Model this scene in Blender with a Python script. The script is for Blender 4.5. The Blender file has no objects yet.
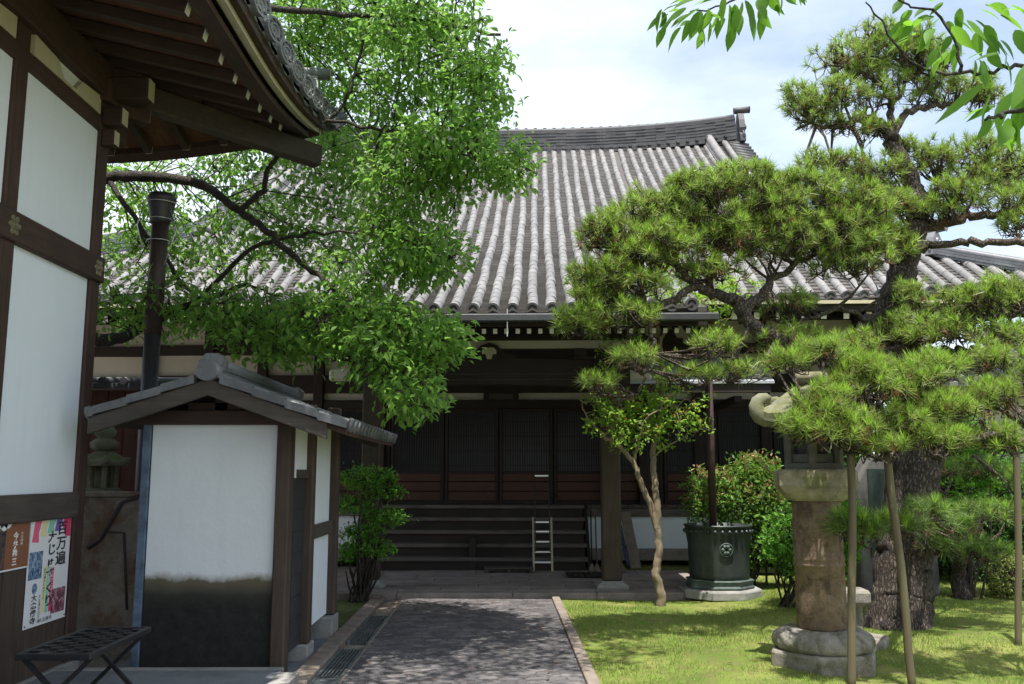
import bpy, math, random
import numpy as np
from mathutils import Matrix, Vector
random.seed(7)
rng = np.random.default_rng(11)
R = math.radians
scn = bpy.context.scene
C = bpy.context.scene.collection

# ---------------------------------------------------------------- camera
F = 900.0
PITCH, YAW = R(8.22), R(0.76)
cam = bpy.data.objects.new('camera', bpy.data.cameras.new('camera'))
C.objects.link(cam)
cam.location = (0, 0, 1.6)
cam.rotation_euler = (R(90) + PITCH, 0, -YAW)
cam.data.sensor_width = 36
cam.data.lens = F / 1024 * 36
cam.data.clip_start = 0.05
cam.data.clip_end = 4000
scn.camera = cam

# ---------------------------------------------------------------- light
SUN_EL, SUN_AZ = 74.0, 184.0       # azimuth measured clockwise from +Y: the sun stands behind the viewer, a touch left
w = bpy.data.worlds.new('World'); scn.world = w; w.use_nodes = True
nt = w.node_tree; nt.nodes.clear()
wo = nt.nodes.new('ShaderNodeOutputWorld'); bg = nt.nodes.new('ShaderNodeBackground')
sky = nt.nodes.new('ShaderNodeTexSky'); sky.sky_type = 'NISHITA'; sky.sun_disc = False
sky.sun_elevation = R(SUN_EL); sky.sun_rotation = R(SUN_AZ)
sky.air_density = 1.0; sky.dust_density = 2.0; sky.ozone_density = 1.0
tc = nt.nodes.new('ShaderNodeTexCoord'); mp = nt.nodes.new('ShaderNodeMapping')
mp.inputs['Scale'].default_value = (1.0, 1.0, 2.6)
mp.inputs['Location'].default_value = (0.35, 0.1, 0.2)
nz = nt.nodes.new('ShaderNodeTexNoise'); nz.inputs['Scale'].default_value = 1.7; nz.inputs['Detail'].default_value = 7; nz.inputs['Roughness'].default_value = 0.55
rp = nt.nodes.new('ShaderNodeValToRGB'); rp.color_ramp.elements[0].position = 0.34; rp.color_ramp.elements[1].position = 0.66
rp.color_ramp.elements[0].color = (0.22, 0.22, 0.22, 1); rp.color_ramp.elements[1].color = (0.95, 0.95, 0.95, 1)
mx = nt.nodes.new('ShaderNodeMix'); mx.data_type = 'RGBA'
mx.inputs['B'].default_value = (6.0, 6.35, 6.65, 1)
L = nt.links.new
L(tc.outputs['Generated'], mp.inputs['Vector']); L(mp.outputs['Vector'], nz.inputs['Vector']); L(nz.outputs['Fac'], rp.inputs['Fac'])
sx = nt.nodes.new('ShaderNodeSeparateXYZ'); mr = nt.nodes.new('ShaderNodeMapRange'); mu = nt.nodes.new('ShaderNodeMath'); mu.operation = 'MULTIPLY'
mr.inputs[1].default_value = 0.35; mr.inputs[2].default_value = 0.85; mr.inputs[3].default_value = 1.0; mr.inputs[4].default_value = 0.45
L(tc.outputs['Generated'], sx.inputs[0]); L(sx.outputs[2], mr.inputs[0]); L(rp.outputs['Color'], mu.inputs[0]); L(mr.outputs[0], mu.inputs[1])
L(mu.outputs[0], mx.inputs['Factor']); L(sky.outputs['Color'], mx.inputs['A']); L(mx.outputs['Result'], bg.inputs['Color'])
bg.inputs['Strength'].default_value = 0.145
L(bg.outputs['Background'], wo.inputs['Surface'])
sd = bpy.data.lights.new('sun', 'SUN'); sd.energy = 5.0; sd.angle = R(0.5); sd.color = (1.0, 0.955, 0.88)
so = bpy.data.objects.new('sun', sd); C.objects.link(so)
sdir = Vector((math.sin(R(SUN_AZ)) * math.cos(R(SUN_EL)), math.cos(R(SUN_AZ)) * math.cos(R(SUN_EL)), math.sin(R(SUN_EL))))
so.rotation_euler = sdir.to_track_quat('Z', 'Y').to_euler(); so.location = (0, -5, 30)
vs = scn.view_settings; vs.view_transform = 'Standard'; vs.look = 'None'; vs.gamma = 1; vs.use_curve_mapping = False
vs.exposure = 0.8
cy = scn.cycles
cy.max_bounces = 6; cy.diffuse_bounces = 3; cy.glossy_bounces = 2; cy.transmission_bounces = 3; cy.transparent_max_bounces = 4
cy.use_denoising = True
cy.sample_clamp_indirect = 6

# ---------------------------------------------------------------- placing helpers (a photo pixel at a chosen real distance)
def ray(px, py):
    cx = (px - 512) / F; cz = (342 - py) / F
    fw = math.cos(PITCH) - cz * math.sin(PITCH); up = math.sin(PITCH) + cz * math.cos(PITCH)
    return Vector((cx * math.cos(YAW) + fw * math.sin(YAW), -cx * math.sin(YAW) + fw * math.cos(YAW), up))
def at(px, py, Y):
    d = ray(px, py); d = d * (Y / d.y); return Vector((d.x, d.y, d.z + 1.6))
def atz(px, py, z=0.0):
    d = ray(px, py); d = d * ((z - 1.6) / d.z); return Vector((d.x, d.y, d.z + 1.6))
def atx(px, py, X):
    d = ray(px, py); d = d * (X / d.x); return Vector((d.x, d.y, d.z + 1.6))

# ---------------------------------------------------------------- object helpers
INV = {}
def tag(o, label=None, cat=None, group=None, kind=None):
    if label: o['label'] = label
    if cat: o['category'] = cat
    if group: o['group'] = group
    if kind: o['kind'] = kind
    return o
def empty(name, loc, label, cat, group=None, rz=0.0, local=False):
    o = bpy.data.objects.new(name, None); C.objects.link(o)
    o.location = loc; o.rotation_euler = (0, 0, rz); o.empty_display_size = 0.2
    INV[o] = Matrix.Identity(4) if local else (Matrix.Translation(Vector(loc)) @ Matrix.Rotation(rz, 4, 'Z')).inverted()
    return tag(o, label, cat, group)
def link(name, me, parent=None):
    o = bpy.data.objects.new(name, me); C.objects.link(o)
    if parent is not None:
        o.parent = parent; o.matrix_parent_inverse = INV.get(parent, Matrix.Identity(4))
    return o
def copy_tree(o, parent=None):
    c = o.copy(); C.objects.link(c)
    if parent is not None: c.parent = parent
    for ch in list(o.children): copy_tree(ch, c)
    return c
def part_copy(o, loc=None, rz=None):
    c = o.copy(); C.objects.link(c)
    if loc is not None: c.location = loc
    if rz is not None: c.rotation_euler = (0, 0, rz)
    return c

def raw_mesh(name, V, Fq, mats, parent=None, smooth=False, midx=None):
    """V (n,3) float array, Fq (m,k) int array of equal-sided faces"""
    me = bpy.data.meshes.new(name)
    V = np.asarray(V, dtype=np.float32); Fq = np.asarray(Fq, dtype=np.int32)
    m, k = Fq.shape
    me.vertices.add(len(V)); me.vertices.foreach_set('co', V.ravel())
    me.loops.add(m * k); me.loops.foreach_set('vertex_index', Fq.ravel())
    me.polygons.add(m); me.polygons.foreach_set('loop_start', np.arange(0, m * k, k, dtype=np.int32))
    me.polygons.foreach_set('loop_total', np.full(m, k, dtype=np.int32))
    if midx is not None: me.polygons.foreach_set('material_index', np.asarray(midx, dtype=np.int32))
    me.polygons.foreach_set('use_smooth', np.full(m, smooth, dtype=bool))
    me.update(calc_edges=True); me.validate()
    for t in mats: me.materials.append(t)
    return link(name, me, parent)

class MB:
    def __init__(s): s.v = []; s.f = []; s.m = []; s.s = []
    def add(s, vs_, fs, mat=0, sm=False):
        b = len(s.v); s.v.extend([tuple(p) for p in vs_])
        for f in fs: s.f.append(tuple(b + i for i in f)); s.m.append(mat); s.s.append(sm)
        return s
    def box(s, c, d, rot=None, mat=0):
        hx, hy, hz = d[0] / 2, d[1] / 2, d[2] / 2
        P = [Vector((x, y, z)) for z in (-hz, hz) for y in (-hy, hy) for x in (-hx, hx)]
        if rot is not None: P = [rot @ p for p in P]
        c = Vector(c); P = [p + c for p in P]
        return s.add(P, [(0, 2, 3, 1), (4, 5, 7, 6), (0, 1, 5, 4), (2, 6, 7, 3), (0, 4, 6, 2), (1, 3, 7, 5)], mat)
    def bb(s, x0, x1, y0, y1, z0, z1, mat=0):
        return s.box(((x0 + x1) / 2, (y0 + y1) / 2, (z0 + z1) / 2), (abs(x1 - x0), abs(y1 - y0), abs(z1 - z0)), None, mat)
    def bar(s, a, b, wd, ht, mat=0, up=(0, 0, 1)):
        """box beam from a to b, wd sideways, ht along 'up'"""
        a, b = Vector(a), Vector(b); d = (b - a); ln = d.length; d.normalize()
        x = d.cross(Vector(up))
        if x.length < 1e-4: x = d.cross(Vector((0, 1, 0)))
        x.normalize(); z = x.cross(d)
        P = []
        for e in (a, b):
            for (i, j) in ((-1, -1), (1, -1), (1, 1), (-1, 1)): P.append(e + x * (wd / 2 * i) + z * (ht / 2 * j))
        return s.add(P, [(3, 2, 1, 0), (4, 5, 6, 7), (0, 1, 5, 4), (1, 2, 6, 5), (2, 3, 7, 6), (3, 0, 4, 7)], mat)
    def tube(s, pts, rad, n=8, mat=0, sm=True, cap=True, jit=0.0, oval=1.0):
        pts = [Vector(p) for p in pts]
        if not hasattr(rad, '__len__'): rad = [rad] * len(pts)
        b = len(s.v); up = Vector((0.13, 0.29, 1)).normalized(); prev = None
        for i, p in enumerate(pts):
            t = (pts[min(i + 1, len(pts) - 1)] - pts[max(i - 1, 0)])
            if t.length < 1e-7: t = Vector((0, 0, 1))
            t.normalize()
            if prev is None:
                x = t.cross(up)
                if x.length < 0.05: x = t.cross(Vector((1, 0, 0)))
            else: x = prev - t * prev.dot(t)
            x.normalize(); prev = x; y = t.cross(x)
            for k in range(n):
                a = 2 * math.pi * k / n; r = rad[i] * (1 + (random.random() - .5) * jit)
                s.v.append(tuple(p + x * math.cos(a) * r + y * math.sin(a) * r * oval))
        for i in range(len(pts) - 1):
            for k in range(n):
                s.f.append((b + i * n + k, b + i * n + (k + 1) % n, b + (i + 1) * n + (k + 1) % n, b + (i + 1) * n + k)); s.m.append(mat); s.s.append(sm)
        if cap:
            s.f.append(tuple(b + k for k in range(n))[::-1]); s.m.append(mat); s.s.append(False)
            e = b + (len(pts) - 1) * n
            s.f.append(tuple(e + k for k in range(n))); s.m.append(mat); s.s.append(False)
        return s
    def lathe(s, c, prof, n=24, mat=0, sm=True, phase=0.0, lob=None):
        c = Vector(c); b = len(s.v)
        for (r, z) in prof:
            for k in range(n):
                a = 2 * math.pi * k / n + phase; rr = r * (lob(a, z) if lob else 1)
                s.v.append((c.x + math.cos(a) * rr, c.y + math.sin(a) * rr, c.z + z))
        for i in range(len(prof) - 1):
            for k in range(n):
                s.f.append((b + i * n + k, b + i * n + (k + 1) % n, b + (i + 1) * n + (k + 1) % n, b + (i + 1) * n + k)); s.m.append(mat); s.s.append(sm)
        s.f.append(tuple(b + k for k in range(n))[::-1]); s.m.append(mat); s.s.append(False)
        e = b + (len(prof) - 1) * n
        s.f.append(tuple(e + k for k in range(n))); s.m.append(mat); s.s.append(False)
        return s
    def ext(s, poly, a, b, mat=0, sm=False):
        """extrude a closed polygon of (u,v) pairs between frames a and b: each a function (u,v)->point"""
        n = len(poly); P = [a(u, v) for u, v in poly] + [b(u, v) for u, v in poly]
        fs = [tuple(range(n))[::-1], tuple(range(n, 2 * n))] + [(i, (i + 1) % n, n + (i + 1) % n, n + i) for i in range(n)]
        return s.add(P, fs, mat, sm)
    def build(s, name, mats, parent=None, bevel=0.0, seg=1, wob=0.0):
        if not isinstance(mats, (list, tuple)): mats = [mats]
        me = bpy.data.meshes.new(name)
        me.from_pydata(s.v, [], s.f)
        me.polygons.foreach_set('material_index', s.m); me.polygons.foreach_set('use_smooth', s.s)
        for t in mats: me.materials.append(t)
        me.validate(); me.update()
        o = link(name, me, parent)
        if bevel > 0:
            bv = o.modifiers.new('bevel', 'BEVEL'); bv.width = bevel; bv.segments = seg; bv.limit_method = 'ANGLE'; bv.angle_limit = R(40)
        return o

# ---------------------------------------------------------------- materials
def node_mat(name):
    m = bpy.data.materials.new(name); m.use_nodes = True; t = m.node_tree; t.nodes.clear()
    o = t.nodes.new('ShaderNodeOutputMaterial'); p = t.nodes.new('ShaderNodeBsdfPrincipled')
    t.links.new(p.outputs[0], o.inputs['Surface']); return m, t, p, o
def N(t, typ, **kw):
    n = t.nodes.new(typ)
    for k, v in kw.items():
        if k.startswith('i_'): n.inputs[k[2:].replace('_', ' ')].default_value = v
        else: setattr(n, k, v)
    return n
def coords(t, scale=(1, 1, 1), what='Object', loc=(0, 0, 0)):
    c = N(t, 'ShaderNodeTexCoord'); m = N(t, 'ShaderNodeMapping'); m.inputs['Scale'].default_value = scale; m.inputs['Location'].default_value = loc
    t.links.new(c.outputs[what], m.inputs['Vector']); return m.outputs['Vector']
def noise(t, vec, scale, detail=5, rough=0.6, dist=0.0):
    n = N(t, 'ShaderNodeTexNoise'); n.inputs['Scale'].default_value = scale; n.inputs['Detail'].default_value = detail
    n.inputs['Roughness'].default_value = rough; n.inputs['Distortion'].default_value = dist
    t.links.new(vec, n.inputs['Vector']); return n.outputs['Fac']
def ramp(t, fac, stops):
    r = N(t, 'ShaderNodeValToRGB'); cr = r.color_ramp
    while len(cr.elements) < len(stops): cr.elements.new(0.5)
    for e, (p, c) in zip(cr.elements, stops):
        e.position = p; e.color = (c, c, c, 1) if not hasattr(c, '__len__') else (*c, 1)
    t.links.new(fac, r.inputs['Fac']); return r.outputs['Color']
def mixc(t, fac, a, b, mode='MIX'):
    m = N(t, 'ShaderNodeMix', data_type='RGBA', blend_type=mode)
    for s_, v in (('Factor', fac), ('A', a), ('B', b)):
        if isinstance(v, bpy.types.NodeSocket): t.links.new(v, m.inputs[s_])
        elif s_ == 'Factor': m.inputs[s_].default_value = v
        else: m.inputs[s_].default_value = (*v, 1)
    return m.outputs['Result']
def bump(t, p, h, strength=0.4, dist=0.01):
    b = N(t, 'ShaderNodeBump'); b.inputs['Strength'].default_value = strength; b.inputs['Distance'].default_value = dist
    t.links.new(h, b.inputs['Height']); t.links.new(b.outputs['Normal'], p.inputs['Normal']); return b
def sep_z(t, vec):
    s_ = N(t, 'ShaderNodeSeparateXYZ'); t.links.new(vec, s_.inputs[0]); return s_.outputs
def maprange(t, v, a, b, c=0.0, d=1.0):
    m = N(t, 'ShaderNodeMapRange'); m.inputs[1].default_value = a; m.inputs[2].default_value = b; m.inputs[3].default_value = c; m.inputs[4].default_value = d
    t.links.new(v, m.inputs[0]); return m.outputs[0]
def math_(t, op, a, b):
    m = N(t, 'ShaderNodeMath', operation=op)
    for i, v in enumerate((a, b)):
        if isinstance(v, bpy.types.NodeSocket): t.links.new(v, m.inputs[i])
        else: m.inputs[i].default_value = v
    return m.outputs[0]
MT = {}
def wood(name, c1, c2, axis='z', rough=0.75, sc=1.0, grey=None):
    m, t, p, o = node_mat(name)
    s_ = {'x': (2 * sc, 26 * sc, 26 * sc), 'y': (26 * sc, 2 * sc, 26 * sc), 'z': (26 * sc, 26 * sc, 1.6 * sc)}[axis]
    v = coords(t, s_); f = noise(t, v, 1.0, 6, 0.65, 0.8)
    col = ramp(t, f, [(0.28, c1), (0.72, c2)])
    v2 = coords(t, (1, 1, 1)); f2 = noise(t, v2, 2.3, 4, 0.6)
    col = mixc(t, ramp(t, f2, [(0.35, 0.0), (0.75, 0.75)]), col, grey if grey else tuple(x * 0.6 for x in c1))
    t.links.new(col, p.inputs['Base Color']); p.inputs['Roughness'].default_value = rough
    bump(t, p, f, 0.35, 0.006); MT[name] = m; return m
def plain(name, c, rough=0.6, metal=0.0, var=0.25, sc=6, bumpy=0.15, spec=0.5):
    m, t, p, o = node_mat(name)
    f = noise(t, coords(t), sc, 6, 0.65)
    col = ramp(t, f, [(0.3, tuple(x * (1 - var) for x in c)), (0.7, tuple(min(1, x * (1 + var)) for x in c))])
    t.links.new(col, p.inputs['Base Color']); p.inputs['Roughness'].default_value = rough; p.inputs['Metallic'].default_value = metal
    p.inputs['Specular IOR Level'].default_value = spec
    if bumpy: bump(t, p, noise(t, coords(t), sc * 8, 4, 0.6), bumpy, 0.01)
    MT[name] = m; return m
def stone(name, c1, c2, moss=None, sc=5, rough=0.9, grain=90, bs=0.6, spec=0.3):
    m, t, p, o = node_mat(name)
    v = coords(t); f = noise(t, v, sc, 8, 0.7)
    col = ramp(t, f, [(0.25, c1), (0.55, c2), (0.8, tuple(min(1, x * 1.25) for x in c2))])
    g = noise(t, v, grain, 3, 0.6); col = mixc(t, 0.55, col, ramp(t, g, [(0.3, 0.45), (0.7, 0.62)]), 'OVERLAY')
    if moss:
        f3 = noise(t, v, sc * 0.8, 6, 0.7); col = mixc(t, ramp(t, f3, [(0.48, 0.0), (0.62, 0.85)]), col, moss)
    t.links.new(col, p.inputs['Base Color']); p.inputs['Roughness'].default_value = rough; p.inputs['Specular IOR Level'].default_value = spec
    h = math_(t, 'ADD', f, math_(t, 'MULTIPLY', g, 0.25)); bump(t, p, h, bs, 0.02); MT[name] = m; return m
def leafmat(name, cols, trans=(0.35, 0.6, 0.08), tr=0.45, rough=0.45, spec=0.35):
    m, t, p, o = node_mat(name)
    gi = N(t, 'ShaderNodeNewGeometry'); n_ = len(cols)
    col = ramp(t, gi.outputs['Random Per Island'], [(i / max(1, n_ - 1), c) for i, c in enumerate(cols)])
    big = noise(t, coords(t), 0.9, 3, 0.5)
    col = mixc(t, 1.0, col, ramp(t, big, [(0.3, 0.8), (0.7, 1.0)]), 'MULTIPLY')
    t.links.new(col, p.inputs['Base Color']); p.inputs['Roughness'].default_value = rough; p.inputs['Specular IOR Level'].default_value = spec
    tl = N(t, 'ShaderNodeBsdfTranslucent'); tcol = mixc(t, 1.0, mixc(t, 0.5, col, trans), (1, 1, 1), 'MULTIPLY')
    t.links.new(tcol, tl.inputs['Color'])
    ms = N(t, 'ShaderNodeMixShader'); ms.inputs[0].default_value = tr
    t.links.new(p.outputs[0], ms.inputs[1]); t.links.new(tl.outputs[0], ms.inputs[2]); t.links.new(ms.outputs[0], o.inputs['Surface'])
    MT[name] = m; return m
def plaster(name, c, stain=0.12, dirt=None):
    m, t, p, o = node_mat(name)
    v = coords(t); f = noise(t, v, 1.3, 6, 0.6); f2 = noise(t, coords(t, (9, 9, 0.9)), 1.0, 5, 0.6)
    col = ramp(t, f, [(0.3, tuple(x * (1 - stain) for x in c)), (0.7, c)])
    col = mixc(t, ramp(t, f2, [(0.5, 0.0), (0.85, 0.3)]), col, tuple(x * 0.75 for x in c))
    if dirt:
        z0, z1 = dirt; xyz = sep_z(t, v)
        zz = math_(t, 'ADD', xyz[2], math_(t, 'MULTIPLY', math_(t, 'SUBTRACT', noise(t, coords(t, (1.6, 1.6, 2.2)), 1.0, 8, 0.62), 0.5), 0.22))
        fac = maprange(t, zz, z0, z1, 1.0, 0.0)
        dc = ramp(t, noise(t, v, 14, 7, 0.7), [(0.35, (0.008, 0.009, 0.009)), (0.66, (0.022, 0.022, 0.019)), (0.80, (0.085, 0.08, 0.065))])
        mid = ramp(t, fac, [(0.0, (0.38, 0.35, 0.27)), (0.2, (0.13, 0.115, 0.075)), (0.5, (0.035, 0.034, 0.028))])
        dcol = mixc(t, ramp(t, fac, [(0.45, 0.0), (0.75, 1.0)]), mid, dc)
        col = mixc(t, ramp(t, math_(t, 'ADD', fac, math_(t, 'MULTIPLY', math_(t, 'SUBTRACT', noise(t, coords(t, (1, 1, .5)), 22, 8, 0.75), 0.5), 0.16)), [(0.02, 0.0), (0.20, 1.0)]), col, dcol)
    t.links.new(col, p.inputs['Base Color']); p.inputs['Roughness'].default_value = 0.9
    bump(t, p, math_(t, 'ADD', noise(t, v, 30, 5, 0.6), math_(t, 'MULTIPLY', noise(t, v, 3.5, 5, 0.6, 1.5), 1.5)), 0.35, 0.008); MT[name] = m; return m
def tilemat(name, c1, c2, c3, rough=0.55, island=0.35):
    m, t, p, o = node_mat(name)
    gi = N(t, 'ShaderNodeNewGeometry'); v = coords(t)
    f = noise(t, v, 2.2, 7, 0.7); col = ramp(t, f, [(0.3, c1), (0.55, c2), (0.78, c3)])
    k = ramp(t, gi.outputs['Random Per Island'], [(0.0, 1 - island), (1.0, 1.0)])
    col = mixc(t, 1.0, col, k, 'MULTIPLY')
    st_ = noise(t, coords(t, (5.5, .35, .35)), 1.0, 5, 0.65); col = mixc(t, ramp(t, st_, [(0.42, 0.0), (0.75, 0.45)]), col, tuple(x * 0.55 for x in c2))
    sp = noise(t, v, 24, 6, 0.7); col = mixc(t, ramp(t, sp, [(0.52, 0.0), (0.72, 0.6)]), col, tuple(x * 0.5 for x in c1))
    t.links.new(col, p.inputs['Base Color']); p.inputs['Roughness'].default_value = rough
    bump(t, p, noise(t, v, 60, 4, 0.6), 0.3, 0.006); MT[name] = m; return m

wood('wood_post', (0.036, 0.018, 0.013), (0.085, 0.043, 0.030), 'z')
wood('wood_y', (0.036, 0.018, 0.013), (0.08, 0.042, 0.030), 'y')
wood('wood_x', (0.034, 0.018, 0.013), (0.075, 0.041, 0.03), 'x')
wood('soffit', (0.09, 0.036, 0.02), (0.20, 0.085, 0.045), 'y')
wood('wood_grey', (0.036, 0.024, 0.018), (0.10, 0.07, 0.052), 'z', grey=(0.028, 0.018, 0.013))
wood('wood_grey_y', (0.04, 0.03, 0.025), (0.11, 0.085, 0.072), 'y', grey=(0.035, 0.028, 0.022))
wood('wood_grey_x', (0.048, 0.039, 0.034), (0.116, 0.095, 0.082), 'x', grey=(0.04, 0.032, 0.026))
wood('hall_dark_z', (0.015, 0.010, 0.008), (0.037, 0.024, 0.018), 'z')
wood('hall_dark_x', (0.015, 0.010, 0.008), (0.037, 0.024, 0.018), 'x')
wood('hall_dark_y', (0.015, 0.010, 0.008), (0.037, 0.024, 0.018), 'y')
wood('door_red', (0.051, 0.023, 0.014), (0.102, 0.049, 0.029), 'x', grey=(0.07, 0.026, 0.015))
wood('shed_red', (0.10, 0.035, 0.02), (0.2, 0.08, 0.05), 'z')
wood('lattice', (0.017, 0.016, 0.018), (0.037, 0.036, 0.039), 'z')
wood('step_wood', (0.07, 0.058, 0.054), (0.17, 0.145, 0.135), 'x', grey=(0.05, 0.04, 0.037))
wood('prop_wood', (0.075, 0.06, 0.034), (0.15, 0.122, 0.07), 'z', grey=(0.10, 0.09, 0.05))
wood('plank', (0.16, 0.12, 0.09), (0.3, 0.24, 0.19), 'z', grey=(0.1, 0.08, 0.06))
plain('cream', (0.48, 0.44, 0.31), 0.7, var=0.12)
plain('white_end', (0.75, 0.75, 0.72), 0.7, var=0.08)
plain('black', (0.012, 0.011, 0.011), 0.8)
plain('brass', (0.22, 0.19, 0.12), 0.5, 0.6, 0.4, 30)
plain('gutter', (0.07, 0.075, 0.08), 0.45, 0.3, 0.2)
plain('copper_sheet', (0.36, 0.38, 0.40), 0.5, 0.0, 0.15)
plain('steel', (0.62, 0.63, 0.64), 0.35, 0.7, 0.1, bumpy=0)
plain('ladder_rail', (0.34, 0.31, 0.2), 0.5, 0.3, 0.15)
plain('bench_metal', (0.035, 0.035, 0.038), 0.42, 0.4, 0.3)
plain('pole_brown', (0.055, 0.038, 0.034), 0.55, 0.2, 0.25)
plain('pole_grey', (0.05, 0.05, 0.058), 0.45, 0.3, 0.25)
plain('pipe_brown', (0.05, 0.026, 0.022), 0.5, 0.1, 0.2)
plain('blue_pipe', (0.09, 0.13, 0.19), 0.6, 0.1, 0.5, 9)
plain('grate', (0.17, 0.19, 0.195), 0.4, 0.5, 0.2)
plain('paper', (0.78, 0.78, 0.80), 0.45, var=0.03, bumpy=0)
plain('ink', (0.02, 0.02, 0.025), 0.6, bumpy=0)
plain('white_ink', (0.8, 0.8, 0.78), 0.6, var=0.02, bumpy=0)
plain('orange', (0.7, 0.12, 0.04), 0.6)
plaster('plaster', (0.80, 0.79, 0.75))
plaster('plaster_cool', (0.76, 0.81, 0.88), 0.05)
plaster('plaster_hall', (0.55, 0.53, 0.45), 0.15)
plaster('plaster_dirty', (0.76, 0.80, 0.83), 0.08, dirt=(0.40, 0.80))
tilemat('tile_roll', (0.13, 0.13, 0.132), (0.215, 0.212, 0.21), (0.30, 0.292, 0.285), 0.7, 0.14)
tilemat('tile_flat', (0.055, 0.05, 0.047), (0.10, 0.09, 0.083), (0.165, 0.15, 0.14), 0.7, 0.4)
tilemat('tile_dark', (0.035, 0.035, 0.04), (0.072, 0.072, 0.078), (0.125, 0.122, 0.122), 0.6, 0.4)
tilemat('tile_near', (0.10, 0.105, 0.115), (0.18, 0.185, 0.20), (0.30, 0.305, 0.32), 0.4, 0.3)
stone('granite', (0.15, 0.147, 0.14), (0.27, 0.263, 0.25), None, 6)
stone('lantern_stone', (0.10, 0.068, 0.046), (0.20, 0.145, 0.10), (0.075, 0.055, 0.042), 9, spec=0.2, bs=0.9, grain=60)
stone('lantern_cap', (0.14, 0.12, 0.085), (0.34, 0.305, 0.225), (0.13, 0.135, 0.055), 5)
stone('lantern_base', (0.10, 0.092, 0.08), (0.25, 0.23, 0.20), (0.10, 0.10, 0.05), 7, bs=0.9)
stone('mossy', (0.08, 0.085, 0.06), (0.19, 0.19, 0.13), (0.13, 0.14, 0.045), 6)
stone('stele', (0.045, 0.043, 0.045), (0.12, 0.115, 0.11), None, 3)
stone('stele_face', (0.012, 0.022, 0.02), (0.025, 0.04, 0.035), None, 3, rough=0.4)
stone('concrete_rust', (0.11, 0.085, 0.06), (0.25, 0.215, 0.17), (0.16, 0.085, 0.045), 3.5)
stone('paving', (0.12, 0.102, 0.095), (0.25, 0.215, 0.20), None, 3)
stone('platform_top', (0.09, 0.10, 0.115), (0.17, 0.18, 0.195), None, 2.5)
stone('kerb', (0.10, 0.08, 0.065), (0.21, 0.175, 0.145), None, 5)
stone('soil', (0.10, 0.085, 0.07), (0.22, 0.19, 0.155), None, 4)
plain('bronze', (0.05, 0.062, 0.058), 0.45, 0.45, 0.35, 5, 0.3)
plain('bronze_pale', (0.085, 0.115, 0.102), 0.6, 0.3, 0.35, 14, 0.3)
leafmat('leaf_broad', [(0.06, 0.15, 0.025), (0.13, 0.26, 0.04), (0.24, 0.38, 0.07)], (0.42, 0.80, 0.14), 0.5)
leafmat('leaf_near', [(0.05, 0.14, 0.02), (0.085, 0.21, 0.03), (0.14, 0.30, 0.04)], (0.34, 0.68, 0.05), 0.6, 0.5, 0.3)
leafmat('needle', [(0.07, 0.13, 0.03), (0.17, 0.26, 0.045), (0.38, 0.43, 0.11)], (0.48, 0.62, 0.14), 0.35, 0.45)
leafmat('needle_new', [(0.18, 0.38, 0.03), (0.32, 0.54, 0.05), (0.50, 0.68, 0.09)], (0.5, 0.8, 0.12), 0.4, 0.45)
leafmat('needle_dark', [(0.05, 0.11, 0.03), (0.12, 0.21, 0.045), (0.24, 0.34, 0.08)], (0.25, 0.4, 0.08), 0.25, 0.5)
leafmat('needle_dead', [(0.16, 0.07, 0.035), (0.25, 0.13, 0.06)], (0.3, 0.15, 0.06), 0.2)
leafmat('leaf_myrtle', [(0.10, 0.24, 0.03), (0.20, 0.40, 0.04), (0.34, 0.52, 0.06)], (0.55, 0.85, 0.1), 0.5)
leafmat('leaf_tip', [(0.35, 0.30, 0.05), (0.42, 0.16, 0.06)], (0.6, 0.35, 0.1), 0.5)
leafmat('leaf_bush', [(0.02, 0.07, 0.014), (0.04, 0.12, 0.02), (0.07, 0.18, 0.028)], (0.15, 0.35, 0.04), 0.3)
leafmat('leaf_photinia', [(0.05, 0.13, 0.02), (0.10, 0.22, 0.03), (0.18, 0.32, 0.05)], (0.35, 0.6, 0.08), 0.4)
leafmat('leaf_red', [(0.30, 0.33, 0.08), (0.42, 0.36, 0.14), (0.42, 0.19, 0.13)], (0.5, 0.3, 0.1), 0.4)
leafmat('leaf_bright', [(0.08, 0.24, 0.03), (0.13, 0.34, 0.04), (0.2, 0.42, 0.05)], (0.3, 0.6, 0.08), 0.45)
leafmat('leaf_box', [(0.13, 0.19, 0.04), (0.24, 0.30, 0.08), (0.34, 0.38, 0.12)], (0.4, 0.5, 0.1), 0.3)
leafmat('grass_blade', [(0.10, 0.20, 0.035), (0.20, 0.32, 0.055), (0.40, 0.45, 0.15)], (0.5, 0.55, 0.12), 0.35, 0.6, 0.2)

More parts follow.
